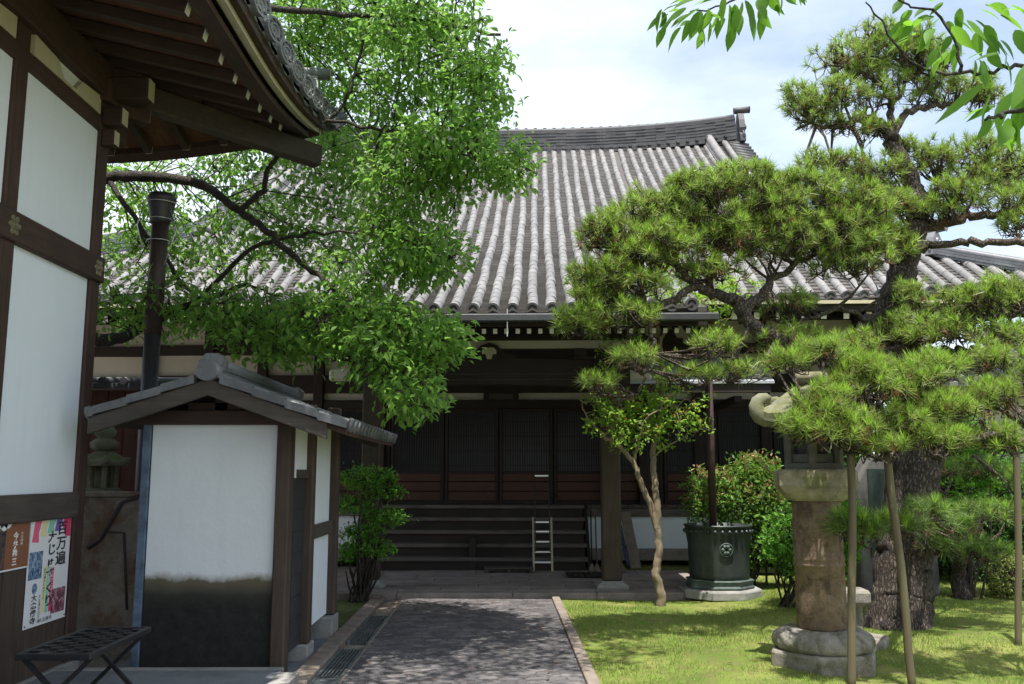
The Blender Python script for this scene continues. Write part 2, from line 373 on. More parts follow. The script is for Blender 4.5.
def barkmat(name, c1, c2, scale=(9, 9, 3.2), k=0.9, moss=None):
    m, t, p, o = node_mat(name)
    v = coords(t, scale); vo = N(t, 'ShaderNodeTexVoronoi', feature='DISTANCE_TO_EDGE'); vo.inputs['Scale'].default_value = 1.6
    nd = noise(t, v, 1.5, 5, 0.6)
    va = N(t, 'ShaderNodeVectorMath', operation='ADD'); t.links.new(v, va.inputs[0]); t.links.new(mixc(t, 1.0, (0, 0, 0), nd, 'ADD'), va.inputs[1])
    t.links.new(va.outputs[0], vo.inputs['Vector'])
    cr = ramp(t, math_(t, 'ADD', vo.outputs['Distance'], math_(t, 'MULTIPLY', math_(t, 'SUBTRACT', noise(t, v, 5.0, 6, 0.7), 0.5), 0.25)), [(0.0, 0.0), (0.22, 1.0)])
    col = mixc(t, cr, c1, ramp(t, noise(t, coords(t), 12, 6, 0.7), [(0.3, tuple(x * 0.6 for x in c2)), (0.7, c2)]))
    if moss: col = mixc(t, ramp(t, noise(t, coords(t), 4, 5, 0.6), [(0.5, 0.0), (0.65, 0.6)]), col, moss)
    t.links.new(col, p.inputs['Base Color']); p.inputs['Roughness'].default_value = 0.9
    h = math_(t, 'ADD', cr, math_(t, 'MULTIPLY', nd, 0.5)); bump(t, p, h, k, 0.03); MT[name] = m
barkmat('pine_bark', (0.035, 0.025, 0.02), (0.13, 0.10, 0.082), (21, 21, 7.5), 1.0)
barkmat('pine_branch', (0.03, 0.022, 0.016), (0.16, 0.125, 0.095), (22, 22, 14), 0.7)
barkmat('dark_bark', (0.02, 0.017, 0.013), (0.075, 0.062, 0.048), (20, 20, 12), 0.6)
barkmat('myrtle_bark', (0.17, 0.13, 0.085), (0.27, 0.22, 0.145), (8, 8, 1.5), 0.25)

def groundmats():
    m, t, p, o = node_mat('lawn'); v = coords(t)
    a = noise(t, v, 0.9, 6, 0.65); b = noise(t, v, 7, 6, 0.7); c = noise(t, v, 160, 3, 0.6)
    col = ramp(t, a, [(0.3, (0.10, 0.16, 0.03)), (0.5, (0.18, 0.24, 0.05)), (0.68, (0.32, 0.30, 0.11))])
    col = mixc(t, ramp(t, b, [(0.44, 0.0), (0.68, 0.8)]), col, (0.17, 0.135, 0.07))
    col = mixc(t, 0.6, col, ramp(t, c, [(0.25, 0.3), (0.75, 0.7)]), 'OVERLAY')
    t.links.new(col, p.inputs['Base Color']); p.inputs['Roughness'].default_value = 0.95; p.inputs['Specular IOR Level'].default_value = 0.1
    bump(t, p, c, 0.8, 0.02); MT['lawn'] = m
    m, t, p, o = node_mat('moss'); v = coords(t)
    col = ramp(t, noise(t, v, 6, 7, 0.7), [(0.35, (0.05, 0.045, 0.025)), (0.5, (0.06, 0.085, 0.015)), (0.7, (0.12, 0.15, 0.02))])
    t.links.new(col, p.inputs['Base Color']); p.inputs['Roughness'].default_value = 1.0; bump(t, p, noise(t, v, 50, 5, 0.7), 0.8, 0.02); MT['moss'] = m
    m, t, p, o = node_mat('path_stone'); v = coords(t, (1.0, 1.6, 1.0))
    d = noise(t, v, 3.0, 4, 0.6); va = N(t, 'ShaderNodeVectorMath', operation='ADD'); sc_ = N(t, 'ShaderNodeVectorMath', operation='SCALE'); sc_.inputs['Scale'].default_value = 0.3
    t.links.new(mixc(t, 1.0, (0, 0, 0), d, 'ADD'), sc_.inputs[0]); t.links.new(v, va.inputs[0]); t.links.new(sc_.outputs[0], va.inputs[1])
    vo = N(t, 'ShaderNodeTexVoronoi', feature='DISTANCE_TO_EDGE'); vo.inputs['Scale'].default_value = 6.6; t.links.new(va.outputs[0], vo.inputs['Vector'])
    vc = N(t, 'ShaderNodeTexVoronoi', feature='F1'); vc.inputs['Scale'].default_value = 6.6; t.links.new(va.outputs[0], vc.inputs['Vector'])
    cell = ramp(t, vc.outputs['Color'], [(0.0, (0.062, 0.058, 0.064)), (0.5, (0.115, 0.107, 0.112)), (1.0, (0.185, 0.17, 0.168))])
    cell = mixc(t, 0.6, cell, ramp(t, noise(t, coords(t), 38, 6, 0.7), [(0.3, 0.3), (0.7, 0.65)]), 'OVERLAY')
    j = ramp(t, vo.outputs['Distance'], [(0.0, 0.25), (0.075, 1.0)])
    col = mixc(t, j, (0.045, 0.042, 0.036), cell)
    t.links.new(col, p.inputs['Base Color']); p.inputs['Roughness'].default_value = 0.7; p.inputs['Specular IOR Level'].default_value = 0.35
    bump(t, p, math_(t, 'ADD', math_(t, 'MULTIPLY', j, 0.8), noise(t, coords(t), 14, 6, 0.7)), 0.7, 0.02); MT['path_stone'] = m
groundmats()

# ================================================================ GROUND
def S(o): o['kind'] = 'structure'; return o
S(MB().bb(-600, 600, -600, 900, -0.4, -0.03).build('ground', MT['soil']))
PX0, PX1, PY1 = -1.22, 0.66, 11.88           # path edges and its far end at the porch
S(MB().bb(PX0, PX1, -8, PY1, -0.25, 0.0).build('path', MT['path_stone']))
# lawn: a gently uneven sheet
nx, ny = 90, 110
X = np.linspace(0.775, 16, nx); Y = np.linspace(-8, 20, ny); XX, YY = np.meshgrid(X, Y)
ZZ = 0.018 * np.sin(XX * 1.7 + YY * 0.6) + 0.014 * np.sin(YY * 2.1 - XX) + 0.02 * np.clip(XX - 1, 0, 3) / 3 - 0.012
V = np.stack([XX, YY, ZZ], -1).reshape(-1, 3)
i = np.arange((ny - 1) * (nx - 1)); q = (i // (nx - 1)) * nx + i % (nx - 1)
S(raw_mesh('lawn', V, np.stack([q, q + 1, q + nx + 1, q + nx], -1), [MT['lawn']], smooth=True))
def lawn_z(x, y): return 0.018 * math.sin(x * 1.7 + y * 0.6) + 0.014 * math.sin(y * 2.1 - x) + 0.02 * min(3, max(0, x - 1)) / 3 - 0.012
S(MB().bb(-3.4, -1.62, 9.35, 11.8, -0.2, -0.005).build('moss_ground', MT['moss']))
# kerb stones, right and left of the path: separate blocks laid in line
def kerb_row(name, x0, x1, y0, y1, z, ln, mat, jx=0.008):
    m = MB(); y = y0
    while y < y1:
        l = ln * random.uniform(0.75, 1.25); e = min(y + l, y1)
        a = random.uniform(-jx, jx)
        m.bb(x0 + a, x1 + a, y + .006, e - .006, -.2, z + random.uniform(-.006, .006)); y = e
    return S(m.build(name, mat, bevel=.012, seg=2))
kerb_row('kerb_right', 0.665, 0.765, -3, 11.86, 0.03, 0.9, MT['kerb'])
kerb_row('kerb_left', -1.62, -1.46, 6.2, 11.85, 0.04, 1.1, MT['kerb'])
S(MB().bb(-1.455, -1.225, -3, 11.85, -.25, -.12).build('gutter_channel', MT['black']))
kerb_row('gutter_wall', -1.245, -1.215, -3, 11.85, 0.004, 1.0, MT['kerb'], 0.0)
S(MB().bb(-1.455, -1.225, 9.45, 9.62, -.2, -.005).bb(-1.455, -1.225, 10.6, 11.8, -.2, -.01).build('gutter_slab', MT['kerb'], bevel=.01))
for k, (y0, y1, kind) in enumerate(((6.0, 7.36, 0), (7.42, 8.55, 1), (8.9, 10.5, 1))):
    g = MB()
    lab = ('plain galvanised gutter lid nearest the stone platform', 'ridged galvanised gutter lid beside the plastered gate wing', 'ridged gutter lid furthest along, beside the mossy patch')[k]
    g.bb(-1.45, -1.425, y0, y1, -.03, .012).bb(-1.255, -1.23, y0, y1, -.03, .012)
    if kind == 0: g.bb(-1.425, -1.255, y0, y1, -.01, .004)
    else:
        for xx in (-1.405, -1.375, -1.345, -1.315, -1.285): g.bb(xx - .006, xx + .006, y0, y1, -.03, .006)
        yy = y0
        while yy < y1: g.bb(-1.425, -1.255, yy, yy + .01, -.028, 0.0); yy += .28
    tag(g.build('gutter_grate', MT['grate']), lab, 'gutter lid', 'metal lids over the gutter')
# concrete paving between the gutter and the gate wing, soil strip
S(MB().bb(-3.2, -1.625, 6.9, 9.35, -.2, 0.0).build('side_pavement', MT['platform_top'], bevel=.01))
# left platform with granite edging
PL = atz(287, 684, .1).x
PF = atz(200, 667, .1).y
m = MB().bb(-9, PL - .15, -4, PF - .1, -.3, .096)
S(m.build('platform', MT['platform_top'], bevel=.004))
m = MB(); y = -4
while y < PF - .2:
    e = min(y + random.uniform(1.1, 1.4), PF); m.bb(PL - .148, PL, y + .003, e - .003, -.3, .10); y = e
x = PL - .152
while x > -9: m.bb(x - 1.3, x - .004, PF - .098, PF, -.3, .10); x -= 1.304
S(m.build('platform_edge', MT['granite'], bevel=.008, seg=2))

# porch paving: long stone slabs in courses, one step above the path
PZ = 0.06
m = MB(); y = 11.9; r = 0
while y < 14.62:
    dpt = 0.30 if r == 0 else random.choice((.34, .38, .44)); e = min(y + dpt, 14.62); x = -8.5 - random.random()
    while x < 2.85:
        l = min(random.uniform(.7, 1.5), 2.9 - x + .001); m.bb(x + .004, x + l - .004, y + .004, e - .004, -.2, PZ + random.uniform(-.004, .004)); x += l
    y = e; r += 1
S(m.build('porch_paving', MT['paving'], bevel=.01, seg=2))
S(MB().bb(-8.6, 2.88, 11.92, 14.6, -.2, PZ - .03).build('porch_bed', MT['soil']))

# ================================================================ TEMPLE HALL
HALL = empty('temple_hall', (-.17, 12, 0), 'large temple hall with sweeping grey tiled roof, dark timber front and wooden steps', 'temple hall', rz=R(-2.5), local=True)
HX = .0
# local coordinates: x across, y depth from the porch edge (world y = 12 + y roughly), z up
def P_(y): s = y + 1.0; return 3.56 + .380 * s + .0144 * s * s            # upper profile, y from -1 (porch eave) to 10.6 (ridge)
RY = 10.6; EY = 1.3; HWID = 8.4; GX = 5.75; KX = 2.76
def Mz(x, y):
    t = min(1, max(0, (y - EY) / 3.2)); z = P_(y) - .38 * (1 - t) ** 2
    a = max(0, (abs(x) - 4) / 4.4); z += .28 * a * a * (1 - t * .8)
    z += .13 * (abs(x) / GX) ** 2 * max(0, (y - EY) / 9.3) ** 2 if abs(x) < GX + .2 else 0
    return z
def Kz(x, y):
    z = P_(y); u = max(0, min(1, (y - 2.5) / 3.5))
    e = .06 * (abs(x) / KX) ** 2 * max(0, 1 - (y + 1) / 2.5)
    return (z + e) * (1 - u) + Mz(x, y) * u
def roof_rows(rolls, flats, xs, zf, y0, y1f, step=.24, tile=.30, course=.115, r=.068, disc=None, ax='x'):
    """rows of cover tiles running up the slope (y), pans between them; zf(x,y) gives height. ax='y' swaps the horizontal axes."""
    def W(x, y, z): return (x, y, z) if ax == 'x' else (y, x, z)
    for n_, x in enumerate(xs):
        y1 = y1f(x)
        if y1 - y0 < .15: continue
        # cover tiles
        y = y0; k = 0
        while y < y1 - .02:
            dz = (zf(x, y + .1) - zf(x, y)) / .1; st = tile / math.sqrt(1 + dz * dz); e = min(y + st, y1)
            jj = random.uniform(-.007, .007) + .010 * math.sin(n_ * 2.7 + y * 1.3)
            b = []; A = []
            for (yy, rr, up) in ((y - .006, r * 1.02, .003), (e, r * .99, 0)):
                z = zf(x, yy)
                for s_ in range(7):
                    a = math.pi * s_ / 6
                    A.append(W(x + jj + math.cos(a) * rr, yy - dz * .3 * math.sin(a) * rr, z + .022 + up + math.sin(a) * rr))
            fs = [(s_, s_ + 1, 8 + s_, 7 + s_) for s_ in range(6)]
            rolls.add(A, fs, 0, True)
            rolls.add(A[:7], [(0, 1, 2, 3, 4, 5, 6)], 0, False)
            y = e; k += 1
        if disc is not None:   # round end tile at the eave
            z = zf(x, y0) + .03; c0 = (x, y0 - .03, z)
            ring = []
            for (rr, yy) in ((r * 1.22, y0 + .04), (r * 1.22, y0 - .045), (r * .82, y0 - .045), (r * .78, y0 - .033), (r * .3, y0 - .033), (r * .25, y0 - .042)):
                ring.append([W(x + math.cos(2 * math.pi * s_ / 14) * rr, yy, z + math.sin(2 * math.pi * s_ / 14) * rr) for s_ in range(14)])
            vs_ = [p for rg in ring for p in rg]
            fs = [(i_ * 14 + s_, i_ * 14 + (s_ + 1) % 14, (i_ + 1) * 14 + (s_ + 1) % 14, (i_ + 1) * 14 + s_) for i_ in range(5) for s_ in range(14)] + [tuple(range(70, 84))]
            disc.add(vs_, fs, 0, False)
        # pan tiles between this row and the next
        if n_ + 1 < len(xs) and abs(xs[n_ + 1] - x) < step * 1.5:
            x2 = xs[n_ + 1]; ya = min(y1, y1f(x2)) ; y = y0 - .05
            xm = (x + x2) / 2; hw = abs(x2 - x) / 2
            while y < ya - .02:
                e = min(y + course, ya)
                A = []
                for (yy, up) in ((y, 0), (y, .024), (e, 0.0)):
                    for (xx, zz) in ((xm - hw, .045), (xm - hw * .45, .012), (xm + hw * .45, .012), (xm + hw, .045)):
                        A.append(W(xx, yy, zf(xx, yy) + zz + up - .012))
                flats.add(A, [(0, 1, 5, 4), (1, 2, 6, 5), (2, 3, 7, 6), (4, 5, 9, 8), (5, 6, 10, 9), (6, 7, 11, 10)], 0, False)
                y = e
ST = .245
rolls, flats, discs = MB(), MB(), MB()
allx = [(k + .5) * ST for k in range(-34, 34)]
kx = [x for x in allx if abs(x) < KX]
top = lambda x: RY - .12 if abs(x) < GX else HWID + EY - abs(x)
roof_rows(rolls, flats, kx, Kz, -1.0, top, ST, disc=discs)
roof_rows(rolls, flats, [x for x in allx if x < -KX], Mz, EY, top, ST, disc=discs)
roof_rows(rolls, flats, [x for x in allx if x > KX], Mz, EY, top, ST, disc=discs)
# side skirts (the slopes facing left and right); outward distance plays the part of y
BY = 2 * RY - EY
for sgn in (-1, 1):
    def sz(yy, xx, sgn=sgn):      # yy: position along depth, xx: signed plan x
        return Mz(7.0, EY + (HWID - abs(xx))) - .0
    ys = [EY + .3 + k * .3 for k in range(60) if EY + .3 + k * .3 < BY - .3]
    m1, m2 = MB(), MB()
    for yy in ys:
        lim = min(yy - EY, BY - yy, HWID - GX + .05)
        if lim < .2: continue
        pts = [(sgn * (HWID - d), yy, Mz(7.0, EY + d) + .05) for d in np.linspace(0, lim, 7)]
        rolls.tube(pts, .07, 8)
# sheathing slab of the whole roof so nothing shows through (thick, follows the profile)
def slab(zf, x0, x1, y0, y1f, nyy, th, mb, nxx=24):
    xs = np.linspace(x0, x1, nxx); T = []; Bt = []
    for x in xs:
        y1 = y1f(x)
        for k in range(nyy + 1):
            y = y0 + (y1 - y0) * k / nyy; z = zf(x, y); T.append((x, y, z - .004)); Bt.append((x, y, z - th))
    n = nyy + 1; f = []
    for i_ in range(nxx - 1):
        for k in range(nyy):
            a = i_ * n + k; f.append((a, a + n, a + n + 1, a + 1)); o_ = len(T); f.append((o_ + a, o_ + a + 1, o_ + a + n + 1, o_ + a + n))
    o_ = len(T)
    for k in range(nyy): f.append((k, k + 1, o_ + k + 1, o_ + k)); e = (nxx - 1) * n; f.append((e + k, o_ + e + k, o_ + e + k + 1, e + k + 1))
    for i_ in range(nxx - 1): a = i_ * n; f.append((a, o_ + a, o_ + a + n, a + n)); b_ = a + nyy; f.append((b_, b_ + n, o_ + b_ + n, o_ + b_))
    mb.add(T + Bt, f)
sl = MB()
tp = lambda x: RY if abs(x) < GX + .05 else EY + HWID - abs(x) + .001
slab(Kz, -KX, KX, -.98, lambda x: 6.0, 14, .07, sl)
slab(lambda x, y: Mz(x, y) - .004, -GX, GX, EY + .02, lambda x: RY, 20, .07, sl)
slab(Mz, -HWID, -GX, EY + .02, lambda x: EY + HWID - abs(x) + .03, 8, .07, sl, 12)
slab(Mz, GX, HWID, EY + .02, lambda x: EY + HWID - abs(x) + .03, 8, .07, sl, 12)
for sgn in (-1, 1):        # side skirt sheathing
    for (ya, yb) in ((0, 1),):
        T = []; n = 8
        for k in range(n + 1):
            d = (HWID - GX) * k / n; z = Mz(7.0, EY + d)
            T += [(sgn * (HWID - d), EY + d, z), (sgn * (HWID - d), BY - d, z)]
        sl.add(T, [(2 * k, 2 * k + 1, 2 * k + 3, 2 * k + 2) for k in range(n)])
# back slope
T = []
for k in range(13):
    y = EY + (RY - EY) * k / 12; hw = min(GX, 99) if y > EY + HWID - GX else HWID - (y - EY)
    T += [(-hw, 2 * RY - y, P_(y) - .05), (hw, 2 * RY - y, P_(y) - .05)]
sl.add(T, [(2 * k, 2 * k + 1, 2 * k + 3, 2 * k + 2) for k in range(12)])
ROOF = sl.build('roof', [MT['tile_flat']], HALL)
flats.build('roof_pan_tiles', MT['tile_flat'], ROOF)
rolls.build('roof_cover_tiles', MT['tile_roll'], ROOF)
discs.build('eave_end_tiles', MT['tile_dark'], ROOF)

# ridges
def layered(mb, path, side, h, w_, layers, topr):
    """ridge of thin layered tiles along path; side: unit lateral vector"""
    side = Vector(side)
    for k in range(layers):
        z0 = h * k / layers; ww0 = w_ * (1 if k % 2 else .93) * (1 - .12 * k / layers)
        for i_ in range(len(path) - 1):
            ww = ww0 * random.uniform(.965, 1.035)
            a, b_ = Vector(path[i_]), Vector(path[i_ + 1]); up = Vector((0, 0, 1))
            P = [a - side * ww / 2 + up * z0, a + side * ww / 2 + up * z0, b_ + side * ww / 2 + up * z0, b_ - side * ww / 2 + up * z0]
            P += [p + up * (h / layers - .006) for p in P]
            mb.add(P, [(3, 2, 1, 0), (4, 5, 6, 7), (0, 1, 5, 4), (1, 2, 6, 5), (2, 3, 7, 6), (3, 0, 4, 7)])
    if topr: mb.tube([Vector(p) + Vector((0, 0, h + topr * .3)) for p in path], topr, 10)
def rz_(x): return .20 * (abs(x) / GX) ** 3
zr = P_(RY) - .10
rg = MB(); path = [(x, RY, zr + .13 * (x / GX) ** 2 + rz_(x)) for x in np.linspace(-GX - .05, GX + .05, 46)]
# base band with row of small round tiles
layered(rg, [(p[0], p[1], p[2] - .05) for p in path], (0, 1, 0), .18, .46, 2, 0)
layered(rg, [(p[0], p[1], p[2] + .13) for p in path], (0, 1, 0), .46, .36, 11, .085)
x = -GX
while x < GX:
    z = zr + .13 * (x / GX) ** 2 + rz_(x); rg.tube([(x, RY - .31, z + .06), (x, RY - .1, z + .06)], .045, 10); x += ST
    rg.tube([(x, RY, z + .69), (x, RY, z + .712)], .05, 6)
RIDGE = rg.build('main_ridge', MT['tile_dark'], ROOF)
def onigawara(name, c, w_, h, face, parent, mat):
    """upright end ornament: stepped plate with curled fins, round boss and a roll projecting on top; face = direction it looks"""
    m = MB(); c = Vector(c); f = Vector(face).normalized(); s_ = Vector((-f.y, f.x, 0)); u = Vector((0, 0, 1))
    poly = [(-.62, 0), (-.60, .22), (-.42, .30), (-.50, .45), (-.40, .72), (-.22, .95), (0, 1.02), (.22, .95), (.40, .72), (.50, .45), (.42, .30), (.60, .22), (.62, 0)]
    a = lambda x_, z_: c + s_ * (x_ * w_) + u * (z_ * h) - f * (.14 * w_)
    b_ = lambda x_, z_: c + s_ * (x_ * w_) + u * (z_ * h) + f * (.16 * w_)
    m.ext(poly, a, b_)
    m.tube([c + u * h * .55 + f * .16 * w_, c + u * h * .55 + f * .26 * w_], [w_ * .26, w_ * .2], 16)
    m.tube([c + u * h * .55 + f * .2 * w_, c + u * h * .55 + f * .32 * w_], [w_ * .12, w_ * .1], 12)
    for e in (-1, 1):
        pts = [c + s_ * (e * w_ * (.42 + .17 * math.cos(t_))) + u * (h * (.2 + .14 * math.sin(t_))) for t_ in np.linspace(-1, 3.6, 9)]
        m.tube([p + f * .05 * w_ for p in pts], [w_ * .08 * (1 - .07 * i_) for i_ in range(9)], 8)
    m.tube([c + u * h * 1.08 - f * .3 * w_, c + u * h * 1.12 + f * .5 * w_], w_ * .17, 14)
    m.tube([c + u * h * 1.12 + f * .5 * w_, c + u * h * 1.12 + f * .53 * w_], [w_ * .2, w_ * .2], 14)
    return m.build(name, mat, parent, bevel=.008)
for sgn in (-1, 1):
    zt = zr + .13 + rz_(GX)
    onigawara('ridge_end_ornament', (sgn * (GX + .2), RY, zt - .12), .5, .85, (sgn, 0, 0), ROOF, MT['tile_dark'])
    # descending ridges along the gable edge, and the gable-edge tiles
    dr = MB()
    for xo, w_, h_, rr, ya in ((5.12, .24, .16, .10, 4.6), (5.5, .12, .04, .075, 4.2)):
        pts = [(sgn * xo, y, Mz(xo, y) + .05) for y in np.linspace(ya, RY - .15, 22)]
        layered(dr, pts, (1, 0, 0), h_, w_, 3, rr)
    dr.build('descending_ridge', MT['tile_roll'], ROOF)
    vg = MB(); y = 4.3
    while y < RY - .1:
        vg.tube([(sgn * 5.56, y, Mz(5.7, y) + .09), (sgn * 6.12, y, Mz(5.7, y) - .02)], .075, 10); y += .22
    # same on the back slope
    y = 4.3
    while y < RY - .1:
        vg.tube([(sgn * 5.56, 2 * RY - y, P_(y) + .09), (sgn * 6.12, 2 * RY - y, P_(y) - .02)], .075, 8); y += .3
    vg.build('gable_edge_tiles', MT['tile_dark'], ROOF)
    onigawara('descending_ridge_ornament', (sgn * 5.12, 4.5, Mz(5.12, 4.5)), .34, .42, (0, -1, 0), ROOF, MT['tile_near'])
    # hip ridge in two tiers
    hp = MB(); side = Vector((1, sgn * 1, 0)).normalized()
    def hpt(x, lift): y = EY + HWID - x; return (sgn * x, y, Mz(x, y) + lift)
    layered(hp, [hpt(x, .02) for x in np.linspace(GX, HWID + .02, 14)], side, .14, .28, 3, .07)
    layered(hp, [hpt(x, .16) for x in np.linspace(GX, 7.1, 9)], side, .20, .22, 5, .075)
    hp.build('hip_ridge', MT['tile_near'], ROOF)
    a_, b__ = hpt(7.15, .02), hpt(HWID + .05, -.05)
    onigawara('hip_ridge_ornament', a_, .40, .42, (sgn, -1, 0), ROOF, MT['tile_near'])
    onigawara('hip_corner_ornament', b__, .34, .34, (sgn, -1, 0), ROOF, MT['tile_near'])
    # gable wall under the verge
    gp = [(y, P_(y) - .12) for y in np.linspace(EY + HWID - GX, RY, 10)] + [(2 * RY - y, P_(y) - .12) for y in np.linspace(RY, EY + HWID - GX, 10)]
    MB().ext(gp, lambda u_, v_: Vector((sgn * (GX - .3), u_, v_)), lambda u_, v_: Vector((sgn * (GX - .15), u_, v_))).build('gable_wall', MT['plaster_hall'], HALL)

# eaves: gutter board, rafters with painted ends, soffit
EZK = P_(-1)
kf = MB().bb(-KX - .12, KX + .12, -1.16, -1.02, EZK - .135, EZK - .045).build('porch_gutter', MT['gutter'], HALL, bevel=.01)
MB().bb(-KX, KX, -.98, -.93, EZK - .17, EZK - .075).build('porch_eave_board', MT['hall_dark_x'], HALL)
def rafter(xc, y0, z0, y1, z1, sz, parent, nm='rafter'):
    m = MB(); m.bar((xc, y0, z0), (xc, y1, z1), sz * .8, sz, 0)
    d = (Vector((xc, y0, z0)) - Vector((xc, y1, z1))).normalized(); p = Vector((xc, y0, z0)) + d * .003
    m.bar(p, p + d * .006, sz * .78, sz * .96, 1)
    return m.build(nm, [MT['hall_dark_y'], MT['white_end']], parent)
sof = MB()
r0 = rafter(0, -.80, EZK - .205, 2.2, P_(2.2) - .33, .066, HALL)
for k in range(-18, 19):
    if k: part_copy(r0, loc=(k * .142, 0, 0))
sof.add([(-KX, -.93, EZK - .15), (KX, -.93, EZK - .15), (KX, 4.5, P_(4.5) - .35), (-KX, 4.5, P_(4.5) - .35)], [(3, 2, 1, 0)])
EZM = Mz(3.5, EY)
for sgn in (-1, 1):
    sof.add([(sgn * KX, EY + .02, EZM - .10), (sgn * HWID, EY + .02, EZM - .10), (sgn * HWID, 4.5, EZM + .75), (sgn * KX, 4.5, EZM + .75)], [(0, 1, 2, 3)])
    MB().bb(sgn * (KX + .02), sgn * HWID, EY - .06, EY - .01, EZM - .065, EZM - .015).build('eave_trim', MT['cream'], HALL)
    MB().bb(sgn * (KX + .02), sgn * HWID, EY + .0, EY + .10, EZM - .16, EZM - .075).build('eave_board', MT['hall_dark_x'], HALL)
    r1 = rafter(sgn * (KX + .2), EY + .14, EZM - .21, 4.4, EZM + .55, .105, HALL)
    for k in range(1, 17): part_copy(r1, loc=(sgn * k * .333, 0, 0))
    MB().ext([(y, Kz(KX, y)) for y in np.linspace(-.95, 4.2, 14)] + [(y, Kz(KX, y) - .22) for y in np.linspace(4.2, -.95, 14)],
             lambda u_, v_: Vector((sgn * (KX - .01), u_, v_)), lambda u_, v_: Vector((sgn * (KX + .03), u_, v_))).build('porch_barge_board', MT['hall_dark_y'], HALL)
sof.build('soffit', MT['hall_dark_y'], HALL)

# walls
WY = 4.4          # main wall plane
FZ = 1.04         # veranda floor height
wl = MB()
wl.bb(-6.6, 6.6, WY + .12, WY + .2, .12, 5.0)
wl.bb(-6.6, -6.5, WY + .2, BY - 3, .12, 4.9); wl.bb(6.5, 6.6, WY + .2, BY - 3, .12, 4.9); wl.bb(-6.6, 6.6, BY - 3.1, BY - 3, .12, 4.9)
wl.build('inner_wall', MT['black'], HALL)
pz = MB()
for (z0, z1) in ((3.93, 4.35), (3.36, 3.74)):
    pz.bb(-6.5, -2.1, WY + .04, WY + .115, z0, z1); pz.bb(2.3, 6.5, WY + .04, WY + .115, z0, z1)
pz.bb(-6.5, 6.5, WY + .04, WY + .115, 2.90, 3.03)
pz.build('plaster_panel', MT['plaster_hall'], HALL)
bm = MB()
for (z0, z1, dy) in ((4.35, 4.6, 0), (3.74, 3.93, .01), (3.03, 3.36, -.02), (2.74, 2.90, -.03)):
    bm.bb(-6.6, 6.6, WY - .02 + dy, WY + .119, z0, z1)
bm.build('tie_beam', MT['hall_dark_x'], HALL, bevel=.01)
MB().bb(-2.3, 2.3, WY - .06, WY + .03, 3.035, 4.3).build('transom_boards', MT['hall_dark_x'], HALL)
cloud = [(-.5, 0), (.5, 0), (.5, .3), (.3, .34), (.18, .8), (0, 1), (-.18, .8), (-.3, .34), (-.5, .3)]
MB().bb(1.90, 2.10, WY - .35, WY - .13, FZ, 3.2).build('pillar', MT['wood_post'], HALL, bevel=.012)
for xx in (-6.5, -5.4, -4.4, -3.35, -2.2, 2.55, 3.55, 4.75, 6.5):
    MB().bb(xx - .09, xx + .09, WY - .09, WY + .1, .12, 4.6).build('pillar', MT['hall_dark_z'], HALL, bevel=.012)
for xx in (-4.9, -3.9, 3.05, 4.15, 5.6):
    MB().ext(cloud, lambda u_, v_: Vector((xx + u_ * .55, WY - .02, 3.93 + v_ * .3)), lambda u_, v_: Vector((xx + u_ * .55, WY + .038, 3.93 + v_ * .3))).build('strut', MT['hall_dark_x'], HALL)
# lattice doors
def door(xc, parent):
    fr = MB(); wd = .97
    for s_ in (-1, 1): fr.bb(xc + s_ * (wd / 2 - .03) - .028, xc + s_ * (wd / 2 - .03) + .028, WY - .02, WY + .03, FZ, 2.74)
    for (z0, z1) in ((FZ, FZ + .05), (1.57, 1.62), (2.68, 2.74)): fr.bb(xc - wd / 2 + .06, xc + wd / 2 - .06, WY - .016, WY + .026, z0, z1)
    d = fr.build('door', MT['hall_dark_z'], parent, bevel=.004)
    la = MB()
    for k in range(20):
        x_ = xc - wd / 2 + .075 + k * (wd - .15) / 19; la.bb(x_ - .009, x_ + .009, WY - .008, WY + .012, 1.62, 2.68)
    for z_ in (1.72, 1.98, 2.24, 2.5): la.bb(xc - wd / 2 + .06, xc + wd / 2 - .06, WY - .004, WY + .016, z_ - .008, z_ + .008)
    la.build('lattice', MT['lattice'], d)
    MB().bb(xc - wd / 2 + .06, xc + wd / 2 - .06, WY + .03, WY + .04, 1.62, 2.68).build('dark_interior_sheet', MT['gutter'], d)  # dark-coloured sheet stands in for the unlit hall interior behind the lattice
    pn = MB()
    for k in range(3): pn.bb(xc - wd / 2 + .06, xc + wd / 2 - .06, WY - .004 + .002 * k, WY + .014, FZ + .055 + k * .17, FZ + .055 + k * .17 + .155)
    pn.build('wood_panel', MT['door_red'], d, bevel=.004)
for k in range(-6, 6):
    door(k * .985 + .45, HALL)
# veranda, steps
st = MB(); nst = 5; rise = (FZ - PZ) / nst
for sx0, sx1 in ((-2.15, 1.45),):
    for k in range(nst):
        y0 = 2.62 + k * .25; z1 = PZ + rise * (k + 1)
        st.bb(sx0, sx1, y0 - .03, y0 + .27, z1 - .06, z1)
st.build('steps', MT['step_wood'], HALL, bevel=.008)
rs = MB()
for k in range(nst): y0 = 2.62 + k * .25; rs.bb(-2.12, 1.42, y0 + .01, y0 + .03, PZ, PZ + rise * (k + 1) - .056)
rs.bb(-.43, -.33, 2.60, 3.6, PZ, PZ + .5)
for sx in (-2.18, 1.45): rs.ext([(2.6, PZ), (3.87, PZ), (3.87, FZ), (3.7, FZ)], lambda u_, v_: Vector((sx, u_, v_)), lambda u_, v_: Vector((sx + .05, u_, v_)))
rs.build('step_risers', MT['hall_dark_x'], HALL)
vr = MB(); x = -6.6
while x < 6.6: vr.bb(x, min(6.6, x + .21) - .004, 3.84, WY + .1, FZ - .06, FZ); x += .21
vr.build('veranda_floor', MT['wood_grey_y'], HALL, bevel=.004)
